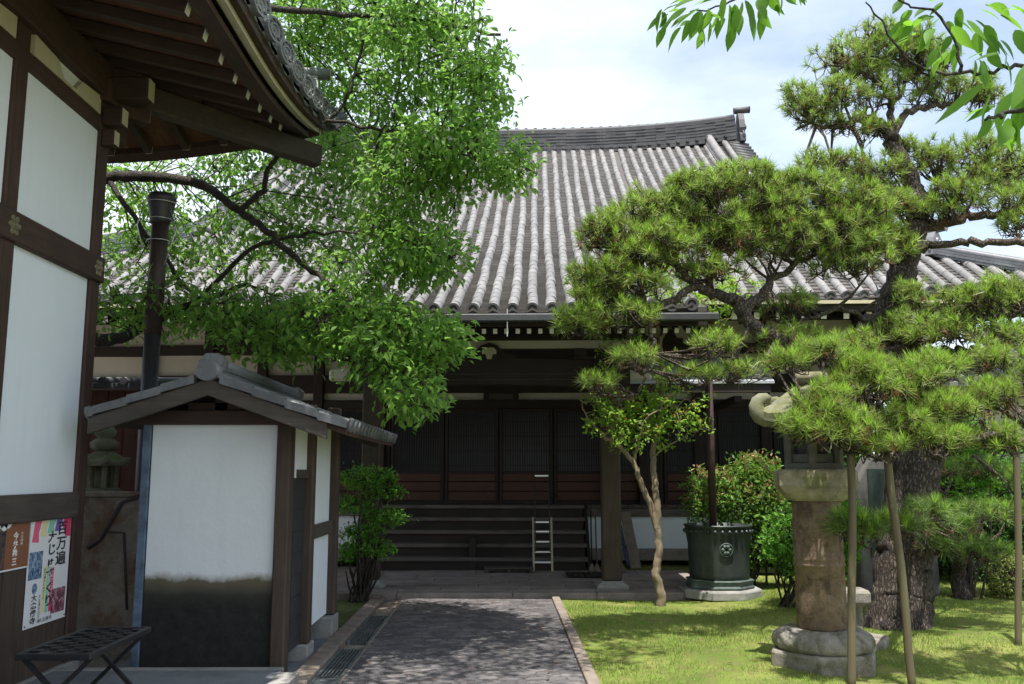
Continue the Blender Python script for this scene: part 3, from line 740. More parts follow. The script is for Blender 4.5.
MB().bb(-6.6, 6.6, 3.86, 3.98, FZ - .2, FZ - .062).build('veranda_edge', MT['step_wood'], HALL, bevel=.01)
for (a, b_) in ((1.52, 6.6), (-6.6, -2.24)):
    MB().bb(a, b_, 3.92, 3.97, .30, FZ - .2).build('underfloor_wall', MT['plaster_cool'], HALL)
    MB().bb(a, b_, 3.86, 4.0, .1, .298).build('foundation', MT['paving'], HALL, bevel=.01)
for xx in (4.8,): MB().bb(xx - .06, xx + .06, 3.85, 3.91, .3, FZ - .2).build('veranda_post', MT['hall_dark_z'], HALL)
# porch pillars on stone bases, rainbow beam, frog-leg strut, brackets
for xx in (-1.62, 1.66):
    pl = MB().bb(xx - .13, xx + .13, .38, .64, PZ + .1, 3.0).build('porch_pillar', MT['wood_grey'], HALL, bevel=.02)
    MB().lathe((xx, .51, PZ), [(.30, 0), (.30, .05), (.26, .06), (.2, .1)], 4, phase=math.pi / 4, sm=False).build('pillar_base', MT['granite'], pl, bevel=.01)
    # bracket arms and capital
    br = MB().bb(xx - .2, xx + .2, .31, .71, 2.98, 3.1).bb(xx - .5, xx + .5, .43, .59, 3.1, 3.2)
    for e in (-.4, 0, .4): br.bb(xx + e - .09, xx + e + .09, .42, .6, 3.2, 3.3)
    br.build('bracket', MT['hall_dark_x'], HALL, bevel=.015)
rb = MB(); n = 24
pl_ = []
for k in range(n + 1):
    x = -1.95 + 3.9 * k / n; pl_.append((x, 2.73 + .07 * math.sin(math.pi * k / n)))
pl_ += [(x, z + .36 + .02) for x, z in reversed(pl_)]
rb.ext(pl_, lambda u_, v_: Vector((u_, .42, v_)), lambda u_, v_: Vector((u_, .6, v_)))
RB = rb.build('rainbow_beam', MT['hall_dark_x'], HALL, bevel=.01)
g = MB(); 
for zz in (2.86, 2.94): g.bb(-1.4, 1.4, .412, .42, zz, zz + .008)
g.build('beam_groove', MT['wood_grey_x'], RB)
MB().bb(-2.3, 2.3, .43, .59, 3.42, 3.48).build('purlin', MT['hall_dark_x'], HALL)
MB().bb(-1.95, 1.95, .47, .55, 3.31, 3.418).build('porch_plaster_strip', MT['plaster_hall'], HALL)
fl = [(-.42, 0), (.42, 0), (.34, .07), (.2, .1), (.12, .2), (0, .24), (-.12, .2), (-.2, .1), (-.34, .07)]
MB().ext(fl, lambda u_, v_: Vector((u_, .40, 3.14 + v_)), lambda u_, v_: Vector((u_, .47, 3.14 + v_))).build('frog_leg_strut', MT['hall_dark_x'], HALL)
fm = MB(); fm.lathe((0, 0, 0), [(.085, 0), (.085, .02)], 16)
boss = MB().ext([(-.1, .02), (-.05, .02), (-.03, -.05), (.03, -.05), (.05, .02), (.1, .02), (.1, .07), (.06, .11), (-.06, .11), (-.1, .07)],
         lambda u_, v_: Vector((u_, .375, 3.20 + v_)), lambda u_, v_: Vector((u_, .399, 3.20 + v_)))
boss.build('carved_boss', MT['cream'], HALL)
for sgn in (-1, 1):
    MB().bar((sgn * 1.66, .6, 3.0), (sgn * 1.9, WY, 3.3), .14, .26).build('connecting_beam', MT['hall_dark_y'], HALL)
    MB().bb(sgn * 1.9, sgn * 2.25, .46, .56, 2.86, 3.02).build('beam_nose', MT['plaster_hall'], HALL, bevel=.03)
MB().bb(-.32, .32, WY - .08, WY - .02, 2.87, 3.05).build('name_plate', MT['hall_dark_x'], HALL)
MB().bb(-.22, .22, WY - .09, WY - .081, 2.91, 3.01).build('name_plate_face', MT['wood_grey_x'], HALL)
MB().bb(.30, .312, -1.12, -1.11, EZK - .32, EZK + .02).build('gutter_chain', MT['steel'], HALL)
# pale metal pent roof over the right end of the veranda
pr = MB(); a_ = [(1.75, 1.5, 2.95), (4.2, 1.5, 2.95), (4.2, 2.6, 3.42), (1.75, 2.6, 3.42)]
pr.add(a_ + [(x, y, z - .04) for x, y, z in a_], [(0, 1, 2, 3), (7, 6, 5, 4), (0, 4, 5, 1), (1, 5, 6, 2), (2, 6, 7, 3), (3, 7, 4, 0)])
pr.build('pent_roof', MT['copper_sheet'], HALL)
pt = MB().bb(1.75, 4.15, 1.53, 1.63, 2.78, 2.90)
pt.bb(1.75, 3.93, 2.45, 2.56, 3.2, 3.33)
for xx in (2.2, 2.7, 3.2, 3.7): pt.bar((xx, 1.55, 2.9), (xx, 2.55, 3.33), .05, .06)
pt.build('pent_frame', MT['hall_dark_x'], HALL)
for xx in (3.85,):
    MB().bb(xx - .06, xx + .06, WY - 2.0, WY - .1, 2.7, 2.8).build('pent_tie', MT['hall_dark_y'], HALL)

# ---------------- things by the steps
def hw_(x, y, z):      # hall-local to world
    return HALL_M @ Vector((x, y, z))
HALL_M = Matrix.Translation((-.17, 12, 0)) @ Matrix.Rotation(R(-2.5), 4, 'Z')
a = at(543, 567, 14.42); a.z = PZ
LD = empty('ladder', a, 'aluminium extension ladder with thin upper rails leaning on the wooden steps', 'ladder')
hgt = .82; lean = .40
for s_ in (-1, 1):
    MB().bar((a.x + s_ * .145, a.y, PZ), (a.x + s_ * .145, a.y + lean * .5, PZ + hgt), .03, .05).build('rail', MT['ladder_rail'], LD)
    MB().bar((a.x + s_ * .115, a.y + .0, PZ + .3), (a.x + s_ * .115, a.y + .42, PZ + 1.62), .02, .03).build('upper_rail', MT['bench_metal'], LD)
for k in range(5):
    z = .14 + k * .155
    if k == 4: z = .75
    MB().bb(a.x - .135, a.x + .135, a.y + lean * .5 * z / hgt - .015, a.y + lean * .5 * z / hgt + .02, PZ + z - .012, PZ + z + .012).build('rung', MT['steel'], LD)
for z in (1.48,):
    MB().bb(a.x - .11, a.x + .11, a.y + .42 * (z - .3) / 1.32 - .025, a.y + .42 * (z - .3) / 1.32 + .01, PZ + z - .012, PZ + z + .01).build('upper_rung', MT['steel'], LD)
# low wooden step board in front of the steps
a = at(509, 569, 14.28)
lb = MB().bb(a.x - .38, a.x + .38, a.y - .02, a.y + .22, PZ + .05, PZ + .075)
for e in (-.34, 0, .34): lb.bb(a.x + e - .03, a.x + e + .03, a.y, a.y + .2, PZ, PZ + .05)
tag(lb.build('step_board', MT['wood_grey_x'], bevel=.004), 'low wooden step board lying at the foot of the temple steps', 'step board')
a = at(587, 577, 13.7)
dm = MB()
for k in range(7): dm.bb(a.x - .3 + k * .085, a.x - .3 + k * .085 + .075, a.y - .2, a.y + .3, PZ + .02, PZ + .045)
for e in (-.1, .2): dm.bb(a.x - .29, a.x + .3, a.y + e, a.y + e + .05, PZ, PZ + .02)
tag(dm.build('duckboard', MT['hall_dark_y'], bevel=.004), 'dark slatted duckboard on the paving left of the porch pillar', 'duckboard')
def cane(px, y_off, col, nm, lab, cat, h, base):
    a = at(px, base, 14.2); a.z = PZ
    c_ = empty(nm, a, lab, cat)
    MB().tube([(a.x, a.y, PZ + .1), (a.x + .01, a.y + y_off, PZ + h)], .012, 8).build('handle', MT[col], c_)
    hd = MB(); 
    hd.lathe((a.x, a.y, PZ), [(.05, 0), (.045, .06), (.016, .14)], 10); hd.build('head', MT['plank'], c_)
cane(597, .25, 'prop_wood', 'broom', 'broom with pale handle leaning left of the porch pillar', 'broom', 1.0, 573)
cane(592, .2, 'bench_metal', 'walking_pole', 'thin dark pole standing beside the broom', 'pole', .95, 574)
cane(622, .2, 'wood_grey', 'brush', 'thin dark handled brush right of the porch pillar', 'brush', .8, 572)
a = at(636, 566, 14.75); b_ = at(625, 512, a.y + .55)
PB = MB().bar((a.x, a.y, PZ + .01), (b_.x, b_.y, b_.z), .17, .03, up=(0, -.9, .4)); tag(PB.build('plank', MT['plank'], bevel=.004), 'wide weathered plank leaning on the veranda by the porch pillar', 'plank', 'planks leaning on the veranda')
a = at(629, 563, 14.85); b_ = at(617, 513, a.y + .6)
tag(MB().bar((a.x, a.y + .03, PZ + .01), (b_.x, b_.y, b_.z), .05, .10, up=(0, -.9, .4)).build('plank', MT['blue_pipe'], bevel=.004), 'narrow bluish plank behind the wide plank by the pillar', 'plank', 'planks leaning on the veranda')

# rain pipe from the gutter down into the bronze urn
UR = atz(713, 592, .0); UR = Vector((UR.x, 12.05, 0))
DP = atz(712, 601); dpx = at(712.5, 500, UR.y)
PPt = empty('rain_pipe', (dpx.x, UR.y, .5), 'thin brown rain pipe dropping from the porch gutter into the bronze urn', 'pipe')
MB().tube([(dpx.x, UR.y, .78), (dpx.x, UR.y, 3.1)], .05, 12).build('pipe', MT['pipe_brown'], PPt)
gl = hw_(KX + .05, -1.09, EZK - .07)
MB().tube([(dpx.x, UR.y, 3.05), (dpx.x, UR.y, 3.15), (dpx.x - .03, UR.y - .1, 3.25), (gl.x, gl.y + .05, gl.z - .05), (gl.x, gl.y, gl.z)], .045, 10).build('elbow', MT['pipe_brown'], PPt)
u = UR; U = empty('rain_urn', u, 'dark bronze rain urn with crest on stepped octagonal base', 'urn')
MB().lathe((u.x, u.y, 0), [(.54, 0), (.54, .10), (.52, .115)], 8, sm=False, phase=math.pi / 8).build('stone_plinth', MT['granite'], U, bevel=.01)
MB().lathe((u.x, u.y, .115), [(.44, 0), (.45, .03), (.43, .04), (.43, .09), (.45, .1), (.44, .115), (.38, .12)], 8, sm=False, phase=math.pi / 8).build('base', MT['bronze_pale'], U, bevel=.006)
MB().lathe((u.x, u.y, .23), [(.37, 0), (.385, .02), (.385, .06), (.40, .45), (.418, .56), (.43, .60), (.43, .66), (.445, .665), (.445, .69), (.40, .69), (.39, .62), (.0, .6)], 40).build('bowl', MT['bronze'], U)
rm = MB()
for k in range(30):
    a = 2 * math.pi * k / 30; rm.lathe((u.x + math.cos(a) * .433, u.y + math.sin(a) * .433, .838), [(.001, -.03), (.02, -.018), (.026, 0), (.02, .018), (.001, .03)], 8)
rm.build('petal_rim', MT['bronze'], U)
cr = MB(); c = Vector((u.x, u.y, .60))
def onbowl(a, z, r_=.0): rr = .38 + (z - .29) * .09 + r_; return Vector((u.x + math.sin(a) * rr, u.y - math.cos(a) * rr, z))
ca = -.0
for k in range(6):
    t_ = 2 * math.pi * k / 6; cr.lathe(onbowl(ca + .10 * math.cos(t_), .62 + .045 * math.sin(t_), .0), [(.001, -.028), (.025, -.02), (.03, 0), (.025, .02), (.001, .028)], 8)
cr.tube([onbowl(ca + .2 * math.cos(t_), .62 + .08 * math.sin(t_), .01) for t_ in np.linspace(0, 2 * math.pi, 17)], .009, 6, cap=False)
cr.build('crest', MT['bronze_pale'], U)

# ================================================================ LEFT GATEHOUSE (wall plane seen edge-on along the left)
WX = -3.46; CY = 7.60
GH = empty('gatehouse', (WX, CY, 0), 'dark timber and white plaster gatehouse corner under a deep tiled eave', 'gatehouse')
def zat(px, py, X=WX): return atx(px, py, X)
Y0 = -3.0
zb = 1.27; zt_ = 1.42      # lower beam
pw = .16
ptop = 4.8
gw = MB()
ys_posts = [CY - .08]
yp = atx(12, 150, WX).y
for k in range(5):
    y = yp - k * (CY - .08 - yp) if k else yp
    ys_posts.append(y)
for y in ys_posts:
    wd = .17
    MB().bb(WX - .12, WX + .03, y - wd / 2, y + wd / 2, .1, ptop).build('post', MT['wood_post'], GH, bevel=.012)
# upper tie beam with medallions
zm = atx(50, 235, WX).z
ZB0, ZB1 = 3.20, 3.42
MB().bb(WX - .05, WX + .06, Y0, CY + .02, ZB0, ZB1).build('tie_beam', MT['wood_y'], GH, bevel=.01)
MB().bb(WX - .05, WX + .06, Y0, CY - .165, zb - .03, zt_ + .02).build('sill_beam', MT['wood_grey_y'], GH, bevel=.01)
MB().bb(WX - .06, WX + .035, Y0, CY - .165, 4.50, 4.63).build('head_beam', MT['wood_y'], GH, bevel=.008)
ml = MB()
def medal(y, z):
    for (r_, x_) in ((.055, .064), (.035, .075), (.018, .085)): ml.tube([(WX + .05, y, z), (WX + x_, y, z)], [r_, r_ * .85], 12)
    for k in range(6):
        a = math.pi / 3 * k; ml.tube([(WX + .05, y + .055 * math.cos(a), z + .055 * math.sin(a)), (WX + .068, y + .055 * math.cos(a), z + .055 * math.sin(a))], [.024, .02], 8)
medal(CY - .10, 3.31); medal(yp, 3.31); medal(2 * yp - CY + .08, 3.31)
ml.build('nail_cover', MT['brass'], GH)
pp = MB().bb(WX - .07, WX + .0, Y0, CY - .165, zt_ + .02, ZB0).bb(WX - .07, WX + .0, Y0, CY - .165, ZB1, 4.50).bb(WX - .08, WX - .01, Y0, CY - .165, 4.63, 5.02)
pp.build('plaster_panel', MT['plaster_cool'], GH)
# boards below
bd = MB(); y = CY - .17
while y > Y0:
    l = random.uniform(.16, .24); bd.bb(WX - .05, WX + .005 + random.uniform(0, .008), y - l + .004, y, .1, zb - .03); y -= l
bd.build('board_cladding', MT['wood_grey'], GH, bevel=.004)
# far end wall (faces the hall) and body
fb = MB().bb(-9, WX - .12, CY - .12, CY - .04, .1, 5.0); fb.build('end_wall', MT['plaster_cool'], GH)
MB().bb(-9, WX - .1, CY - .13, CY + .0, 3.2, 3.4).bb(-9, WX - .1, CY - .13, CY + .0, 1.24, 1.4).build('end_beams', MT['wood_x'], GH)
MB().bb(-9.05, -8.95, Y0, CY, .1, 5.0).bb(-9, WX - .1, Y0 - .05, Y0 + .05, .1, 5.0).build('rear_walls', MT['plaster'], GH)
MB().bb(-9.2, WX + .05, Y0 - .1, CY + .05, -.1, .104).build('footing', MT['granite'], GH)
# purlin, brackets
EO = 1.56                                  # overhang of eave
def ez(t, cor=0.0): return 4.96 - .24 * t + cor      # underside height at outward distance t from the wall
MB().bb(WX - .12, WX + .08, Y0, CY + .34, 4.80, 5.10).build('wall_purlin', MT['wood_y'], GH, bevel=.01)
MB().bb(-9, WX + .34, CY - .12, CY + .08, 4.81, 5.09).build('end_purlin', MT['wood_x'], GH, bevel=.01)
for (dx, dy, z, sx, sy) in ((0, 0, 4.86, .30, .30), ):
    MB().box((WX - .04, CY - .08, z), (sx, sy, .2)).build('capital', MT['wood_post'], GH, bevel=.02)
def arm(x0, y0, x1, y1, z0, z1, nm='bracket_arm'):
    a = MB().bb(x0, x1, y0, y1, z0, z1)
    o_ = a.build(nm, MT['wood_x'], GH, bevel=.012)
    return o_
arm(WX - .1, CY - .15, WX + .40, CY - .01, 4.80, 5.0); arm(WX - .11, CY - .2, WX + .02, CY + .40, 4.55, 4.75); arm(WX + .031, CY - .17, WX + .20, CY - .05, 4.56, 4.72); arm(WX + .031, CY - .16, WX + .14, CY - .06, 4.38, 4.52)
for q_ in (((WX + .403, WX + .41, CY - .14, CY - .02, 4.81, 4.99)), ((WX - .1, WX + .01, CY + .403, CY + .41, 4.56, 4.74)), ((WX + .202, WX + .208, CY - .165, CY - .055, 4.57, 4.71)), ((WX + .142, WX + .148, CY - .155, CY - .065, 4.39, 4.51))):
    MB().bb(*q_).build('arm_end', MT['cream'], GH)
MB().box((WX + .25, CY + .25, 4.80), (.11, .008, .15), Matrix.Rotation(R(-45), 3, 'Z')).build('arm_end', MT['cream'], GH)
hb0 = MB().bar((WX - .1, CY - .2, 4.79), (WX + .245, CY + .245, 4.79), .12, .16); hb0.build('diagonal_arm', MT['wood_x'], GH)
# small shaped cream plaque pieces between brackets
for yy in (CY - .75, CY - .75 - (CY - .08 - yp)):
    pc = [(-.55, 0), (.55, 0), (.55, .12), (.2, .1), (.1, .02), (-.1, .02), (-.2, .1), (-.55, .12)]
    MB().ext(pc, lambda u_, v_: Vector((WX - .01, yy + u_, 4.635 + v_ * 1.35)), lambda u_, v_: Vector((WX + .03, yy + u_, 4.635 + v_ * 1.35))).build('plaster_plaque', MT['cream'], GH)
# rafters
def cor(t): return .36 * max(0, t) ** 2            # upward sweep towards the corner
def graft(a, b_, h=.085):
    m = MB(); a, b_ = Vector(a), Vector(b_); m.bar(a, b_, .07, h, 0); d = (b_ - a).normalized(); m.bar(b_ + d * .002, b_ + d * .010, .066, h * .94, 1)
    return m.build('rafter', [MT['wood_x'], MT['white_end']], GH)
sp = .38
k = 0; RL = EO - .30
for k in range(30):
    y = CY + EO - .55 - k * sp
    if y < Y0: break
    up = cor((y - (CY - 1.0)) / 2.7) if y > CY - 1.0 else 0
    t0 = -.3 if y <= CY else (y - CY) + .02
    if RL - t0 < .1: continue
    graft((WX + t0, y, ez(t0) + .16 + up), (WX + RL, y, ez(RL) + .16 + up))
for k in range(16):
    x = WX + EO - .55 - k * sp
    if x < -8.6: break
    up = cor((x - (WX - 1.0)) / 2.7) if x > WX - 1.0 else 0
    t0 = -.3 if x <= WX else (x - WX) + .02
    if RL - t0 < .1: continue
    graft((x, CY + t0, ez(t0) + .16 + up), (x, CY + RL, ez(RL) + .16 + up))
# hip beam
hbm = MB(); c0 = Vector((WX - .2, CY - .2, 4.98)); c1 = Vector((WX + EO - .02, CY + EO - .02, ez(EO) + .30))
hbm.bar(c0, c1, .15, .22); hbm.build('hip_beam', MT['wood_grey_y'], GH, bevel=.01)
# boarded soffit, eave boards (straight part + swept corner), cream eave edge, tile body
ysamp = [Y0] + list(np.linspace(CY - 1.0, CY + EO, 14)); xsamp = [-9.0] + list(np.linspace(WX - 1.0, WX + EO, 14))
def upy(y): return cor((y - (CY - 1.0)) / 2.7) if y > CY - 1.0 else 0
def upx(x): return cor((x - (WX - 1.0)) / 2.7) if x > WX - 1.0 else 0
def eave(nm, mat, t_in, t_out, zo, th, dz_in=0.0, trim=0.0):
    """a strip round the corner between outward distances t_in..t_out, bottom at offset zo above ez, thickness th"""
    m = MB()
    for ax in (0, 1):
        sm_ = ysamp if ax == 0 else xsamp
        Cc, Ww, up = (CY, WX, upy) if ax == 0 else (WX, CY, upx)
        T = []
        for v_ in sm_:
            ti = max(t_in, min(v_ - Cc, t_out)) if v_ > Cc + t_in else t_in
            vi = v_; 
            def mk(t, z):
                return (WX + t, vi, z) if ax == 0 else (vi, CY + t, z)
            to = t_out; 
            if v_ >= Cc + t_out - 1e-6: ti = to - 1e-3
            T += [mk(ti, ez(ti) + zo + dz_in + up(v_)), mk(to, ez(to) + zo + up(v_)), mk(to, ez(to) + zo + th + up(v_)), mk(ti, ez(ti) + zo + th + dz_in + up(v_))]
        n_ = len(sm_); fs = []
        for i_ in range(n_ - 1):
            a = i_ * 4; b_ = a + 4
            for j in range(4): fs.append((a + j, a + (j + 1) % 4, b_ + (j + 1) % 4, b_ + j))
        fs += [(0, 1, 2, 3), tuple(n_ * 4 - 4 + j for j in (3, 2, 1, 0))]
        m.add(T, fs)
    return m.build(nm, mat, GH)
eave('soffit_boards', MT['soffit'], -.3, EO - .1, .215, .03)
eave('eave_board', MT['wood_y'], EO - .26, EO - .10, .16, .10)
eave('eave_trim', MT['cream'], EO - .07, EO - .005, .235, .05)
eave('tile_batten', MT['wood_y'], EO - .10, EO + .06, .288, .07)
eave('roof', MT['tile_near'], -3.4, EO + .08, .36, .05)
# tiles on the visible slopes
gr, gf, gd = MB(), MB(), MB()
def zs1(y, x):   # roof height over side slope: x outward
    t = x - WX; return ez(t) + .42 + upy(y)
def row_tiles(ax):
    n_ = 0; v_ = (CY if ax == 0 else WX) + EO - .14
    Cc = CY if ax == 0 else WX
    while v_ > (Y0 if ax == 0 else -8.9):
        up = upy(v_) if ax == 0 else upx(v_)
        t_hi = -3.3 if v_ < Cc - 3.3 else (v_ - Cc)
        t_hi = max(t_hi, -3.3)
        t = EO + .05
        def pt(t, dv, dz): 
            z = ez(t) + .45 + up + dz
            return (WX + t, v_ + dv, z) if ax == 0 else (v_ + dv, CY + t, z)
        while t > t_hi + .02:
            e = max(t - .3, t_hi)
            A = []
            for (tt, rr, uu) in ((t + .006, .100, .004), (e, .097, 0)):
                for s_ in range(9):
                    a = math.pi * s_ / 8; A.append(pt(tt, math.cos(a) * rr, math.sin(a) * rr + uu))
            gr.add(A, [(s_, s_ + 1, 10 + s_, 9 + s_) for s_ in range(8)], 0, True); gr.add(A[:9], [tuple(range(9))])
            # pan with step
            B = [pt(t + .0, -.20, .04), pt(t, 0.0, -.01), pt(t, .20, .04), pt(e, -.20, .022), pt(e, 0, -.03), pt(e, .20, .022)]
            gf.add(B, [(0, 1, 4, 3), (1, 2, 5, 4)])
            t = e
        # round end tile with raised crest
        t = EO + .05; z0 = .012
        rings = []
        for (rr, tt) in ((.102, t - .06), (.102, t + .10), (.084, t + .10), (.081, t + .086), (.062, t + .086), (.058, t + .096), (.042, t + .096), (.038, t + .086), (.016, t + .086), (.012, t + .094)):
            rings.append([pt(tt + (.38 if ax == 0 else -.0) * math.cos(2 * math.pi * s_ / 20) * rr, math.cos(2 * math.pi * s_ / 20) * rr, z0 + math.sin(2 * math.pi * s_ / 20) * rr) for s_ in range(20)])
        P = [p for rg_ in rings for p in rg_]
        gd.add(P, [(i_ * 20 + s_, i_ * 20 + (s_ + 1) % 20, (i_ + 1) * 20 + (s_ + 1) % 20, (i_ + 1) * 20 + s_) for i_ in range(9) for s_ in range(20)] + [tuple(range(180, 200))])
        for s_ in range(8):
            a = 2 * math.pi * s_ / 8; c1_ = Vector(pt(t + .086 + (.38 if ax == 0 else 0) * math.cos(a) * .074, math.cos(a) * .071, z0 + math.sin(a) * .071)); c2_ = Vector(pt(t + .098 + (.38 if ax == 0 else 0) * math.cos(a) * .074, math.cos(a) * .071, z0 + math.sin(a) * .071)); gd.tube([c1_, c2_], [.012, .008], 6)
        # hanging lip tile between rows
        lp = []
        for tt in (t + .0, t + .03):
            for s_ in range(7):
                u_ = 0.20 + (-.19 + .38 * s_ / 6); dip = -.06 * math.sin(math.pi * s_ / 6)
                lp.append(pt(tt, u_, .03 + dip))
            for s_ in range(7):
                u_ = 0.20 + (.19 - .38 * s_ / 6); dip = -.06 * math.sin(math.pi * s_ / 6)
                lp.append(pt(tt, u_, -.01 + dip * 1.5))
        gd.add(lp, [tuple(range(14))[::-1], tuple(range(14, 28))] + [(i_, (i_ + 1) % 14, 14 + (i_ + 1) % 14, 14 + i_) for i_ in range(14)])
        v_ -= .40; n_ += 1
row_tiles(0); row_tiles(1)
GR = [o for o in GH.children if o.name.startswith('roof')][0]
gf.build('pan_tiles', MT['tile_near'], GR); gr.build('cover_tiles', MT['tile_near'], GR); gd.build('eave_end_tiles', MT['tile_near'], GR)
hr = MB(); sd_ = Vector((1, -1, 0)).normalized()
hp_ = [(WX + t, CY + t, ez(t) + .42 + cor((t + 1) / 2.7) * (1 if t > -1 else 0)) for t in np.linspace(-3.2, EO + .05, 16)]
layered(hr, hp_, sd_, .10, .26, 2, 0); layered(hr, [(a, b_, c_ + .10) for a, b_, c_ in hp_[:14]], sd_, .16, .2, 4, .075)
hr.build('hip_ridge', MT['tile_near'], GR)
onigawara('hip_end_ornament', (WX + EO - .10, CY + EO - .10, ez(EO) + .46 + cor((EO + .9) / 2.7)), .36, .40, (1, .3, 0), GR, MT['tile_near'])
e = hp_[-1]; mm = MB(); mm.tube([(e[0] - .25, e[1] - .25, e[2] + .05), (e[0] + .12, e[1] + .12, e[2] + .05)], .09, 14); mm.build('corner_tile', MT['tile_near'], GR)
MB().bb(-9, WX - 3.2, Y0, CY - 3.2, 4.6, ez(-3.3) + .36).build('roof_core', MT['tile_near'], GR)

# ---------------- posters on the boards
def poster(px0, px1, ptop_, pbot, name, label):
    a = atx(px0, ptop_, WX + .02); b_ = atx(px1, ptop_, WX + .02)
    y0, y1 = a.y, b_.y; z1 = atx((px0 + px1) / 2, ptop_, WX + .02).z; z0 = atx((px0 + px1) / 2, pbot, WX + .02).z
    P = empty(name, (WX + .02, (y0 + y1) / 2, z0), label, 'poster', 'posters on the gatehouse boards')
    MB().bb(WX + .018, WX + .021, y0, y1, z0, z1).build('sheet', MT['paper'], P)
    return P, y0, y1, z0, z1
def patch(P, nm, y0, y1, z0, z1, mat, lift=.0):
    return MB().bb(WX + .0215, WX + .0222 + lift, y0, y1, z0, z1).build(nm, mat, P)
def cmat(name, c): 
    m, t, p, o = node_mat(name); p.inputs['Base Color'].default_value = (*c, 1); p.inputs['Roughness'].default_value = .55; MT[name] = m; return m
for nm, c in (('pink', (.75, .12, .22)), ('yellow_p', (.75, .68, .38)), ('green_p', (.25, .6, .42)), ('purple_p', (.22, .1, .42)), ('red_p', (.72, .05, .15)), ('brown_p', (.24, .09, .04))): cmat(nm, c)
def photomat(name, c1, c2, c3, sc):
    m, t, p, o = node_mat(name); f = noise(t, coords(t), sc, 5, .6, 1.0); t.links.new(ramp(t, f, [(.35, c1), (.5, c2), (.68, c3)]), p.inputs['Base Color']); MT[name] = m
photomat('photo_blue', (.03, .06, .12), (.12, .2, .34), (.5, .6, .7), 26)
photomat('photo_beads', (.05, .02, .03), (.25, .08, .12), (.55, .4, .45), 22)
photomat('photo_dark', (.012, .012, .015), (.05, .035, .03), (.2, .1, .07), 20)
def text(P, s_, y, z, size, mat, bold=.0, col=False, spacing=1.0):
    cu = bpy.data.curves.new('lettering', 'FONT'); cu.body = '\n'.join(s_) if col else s_; cu.size = size; cu.align_x = 'CENTER'; cu.align_y = 'TOP'
    cu.space_line = 1.04 if col else 1.0; cu.offset = bold; cu.materials.append(mat)
    tmp = bpy.data.objects.new('lettering_source', cu); C.objects.link(tmp); bpy.context.view_layer.update()
    me = bpy.data.meshes.new_from_object(tmp.evaluated_get(bpy.context.evaluated_depsgraph_get())); bpy.data.objects.remove(tmp); bpy.data.curves.remove(cu)
    o = link('lettering', me, None); o.parent = P; o.matrix_parent_inverse = INV[P]
    o.location = (WX + .0232, y, z); o.rotation_euler = (R(90), 0, R(90)); o.scale = (1.12, spacing if col else .8, 1); return o
P, y0, y1, z0, z1 = poster(31, 71.5, 515.5, 621, 'poster', 'white event poster with black brush lettering and a rainbow stripe')
W_ = y1 - y0; H_ = z1 - z0
Y = lambda u_: y0 + W_ * u_; Z = lambda v_: z1 - H_ * v_
cols = ['pink', 'yellow_p', 'green_p', 'purple_p', 'red_p']
for k, c in enumerate(cols):
    u0 = .12 + k * .175; v1 = (.24, .19, .17, .16, .22)[k]
    m = MB(); q_ = [(u0, 0.005), (u0 + .172, 0.005), (u0 + .172 - (.08 if k < 4 else 0), v1 * .6), (u0 + .12 - (.02 if k < 4 else -.05), v1), (u0 - .06 + (.1 if k == 4 else 0), v1 * .95), (u0 - .03, v1 * .5)]
    m.ext(q_, lambda u_, v_: Vector((WX + .0212, Y(min(u_, .995)), Z(v_))), lambda u_, v_: Vector((WX + .0218 + .0002 * k, Y(min(u_, .995)), Z(v_)))); m.build('rainbow_band', MT[c], P)
text(P, '百万遍', Y(.78), Z(.07), W_ * .235, MT['ink'], .003, True, .74)
text(P, '大じゅずくり', Y(.54), Z(.15), W_ * .19, MT['ink'], .003, True, .76)
patch(P, 'photo', Y(.03), Y(.34), Z(.57), Z(.32), MT['photo_blue'])
patch(P, 'beads_photo', Y(.62), Y(.96), Z(.93), Z(.70), MT['photo_beads'])
for k, c in enumerate(('yellow_p', 'green_p', 'red_p')):
    patch(P, 'text_strip', Y(.38 + k * .09), Y(.455 + k * .09), Z(.9), Z(.47 + .01 * k), MT[c])
    text(P, '百万遍大じゅずくり', Y(.417 + k * .09), Z(.49), W_ * .055, MT['ink'] if k == 0 else MT['white_ink'], 0, True, .72)
m = MB(); m.tube([(WX + .021, Y(.2), Z(.655)), (WX + .0223, Y(.2), Z(.655))], W_ * .06, 18); m.build('emblem', MT['photo_blue'], P)
text(P, '大念佛寺', Y(.2), Z(.71), W_ * .125, MT['ink'], .0015, True, .66)
text(P, '大念佛寺百万遍', Y(.33), Z(.72), W_ * .05, MT['ink'], 0, True, .9)
text(P, '大念佛寺', Y(.5), Z(.94), W_ * .07, MT['ink'])
for (uu, vv) in ((.03, .02), (.97, .02), (.03, .975), (.97, .975)):
    MB().tube([(WX + .021, Y(uu), Z(vv)), (WX + .026, Y(uu), Z(vv))], .006, 8).build('pin', MT['ink'], P)
P, y0, y1, z0, z1 = poster(-34, 31.5, 515.5, 573, 'poster', 'brown poster with a dark photograph and small white lettering')
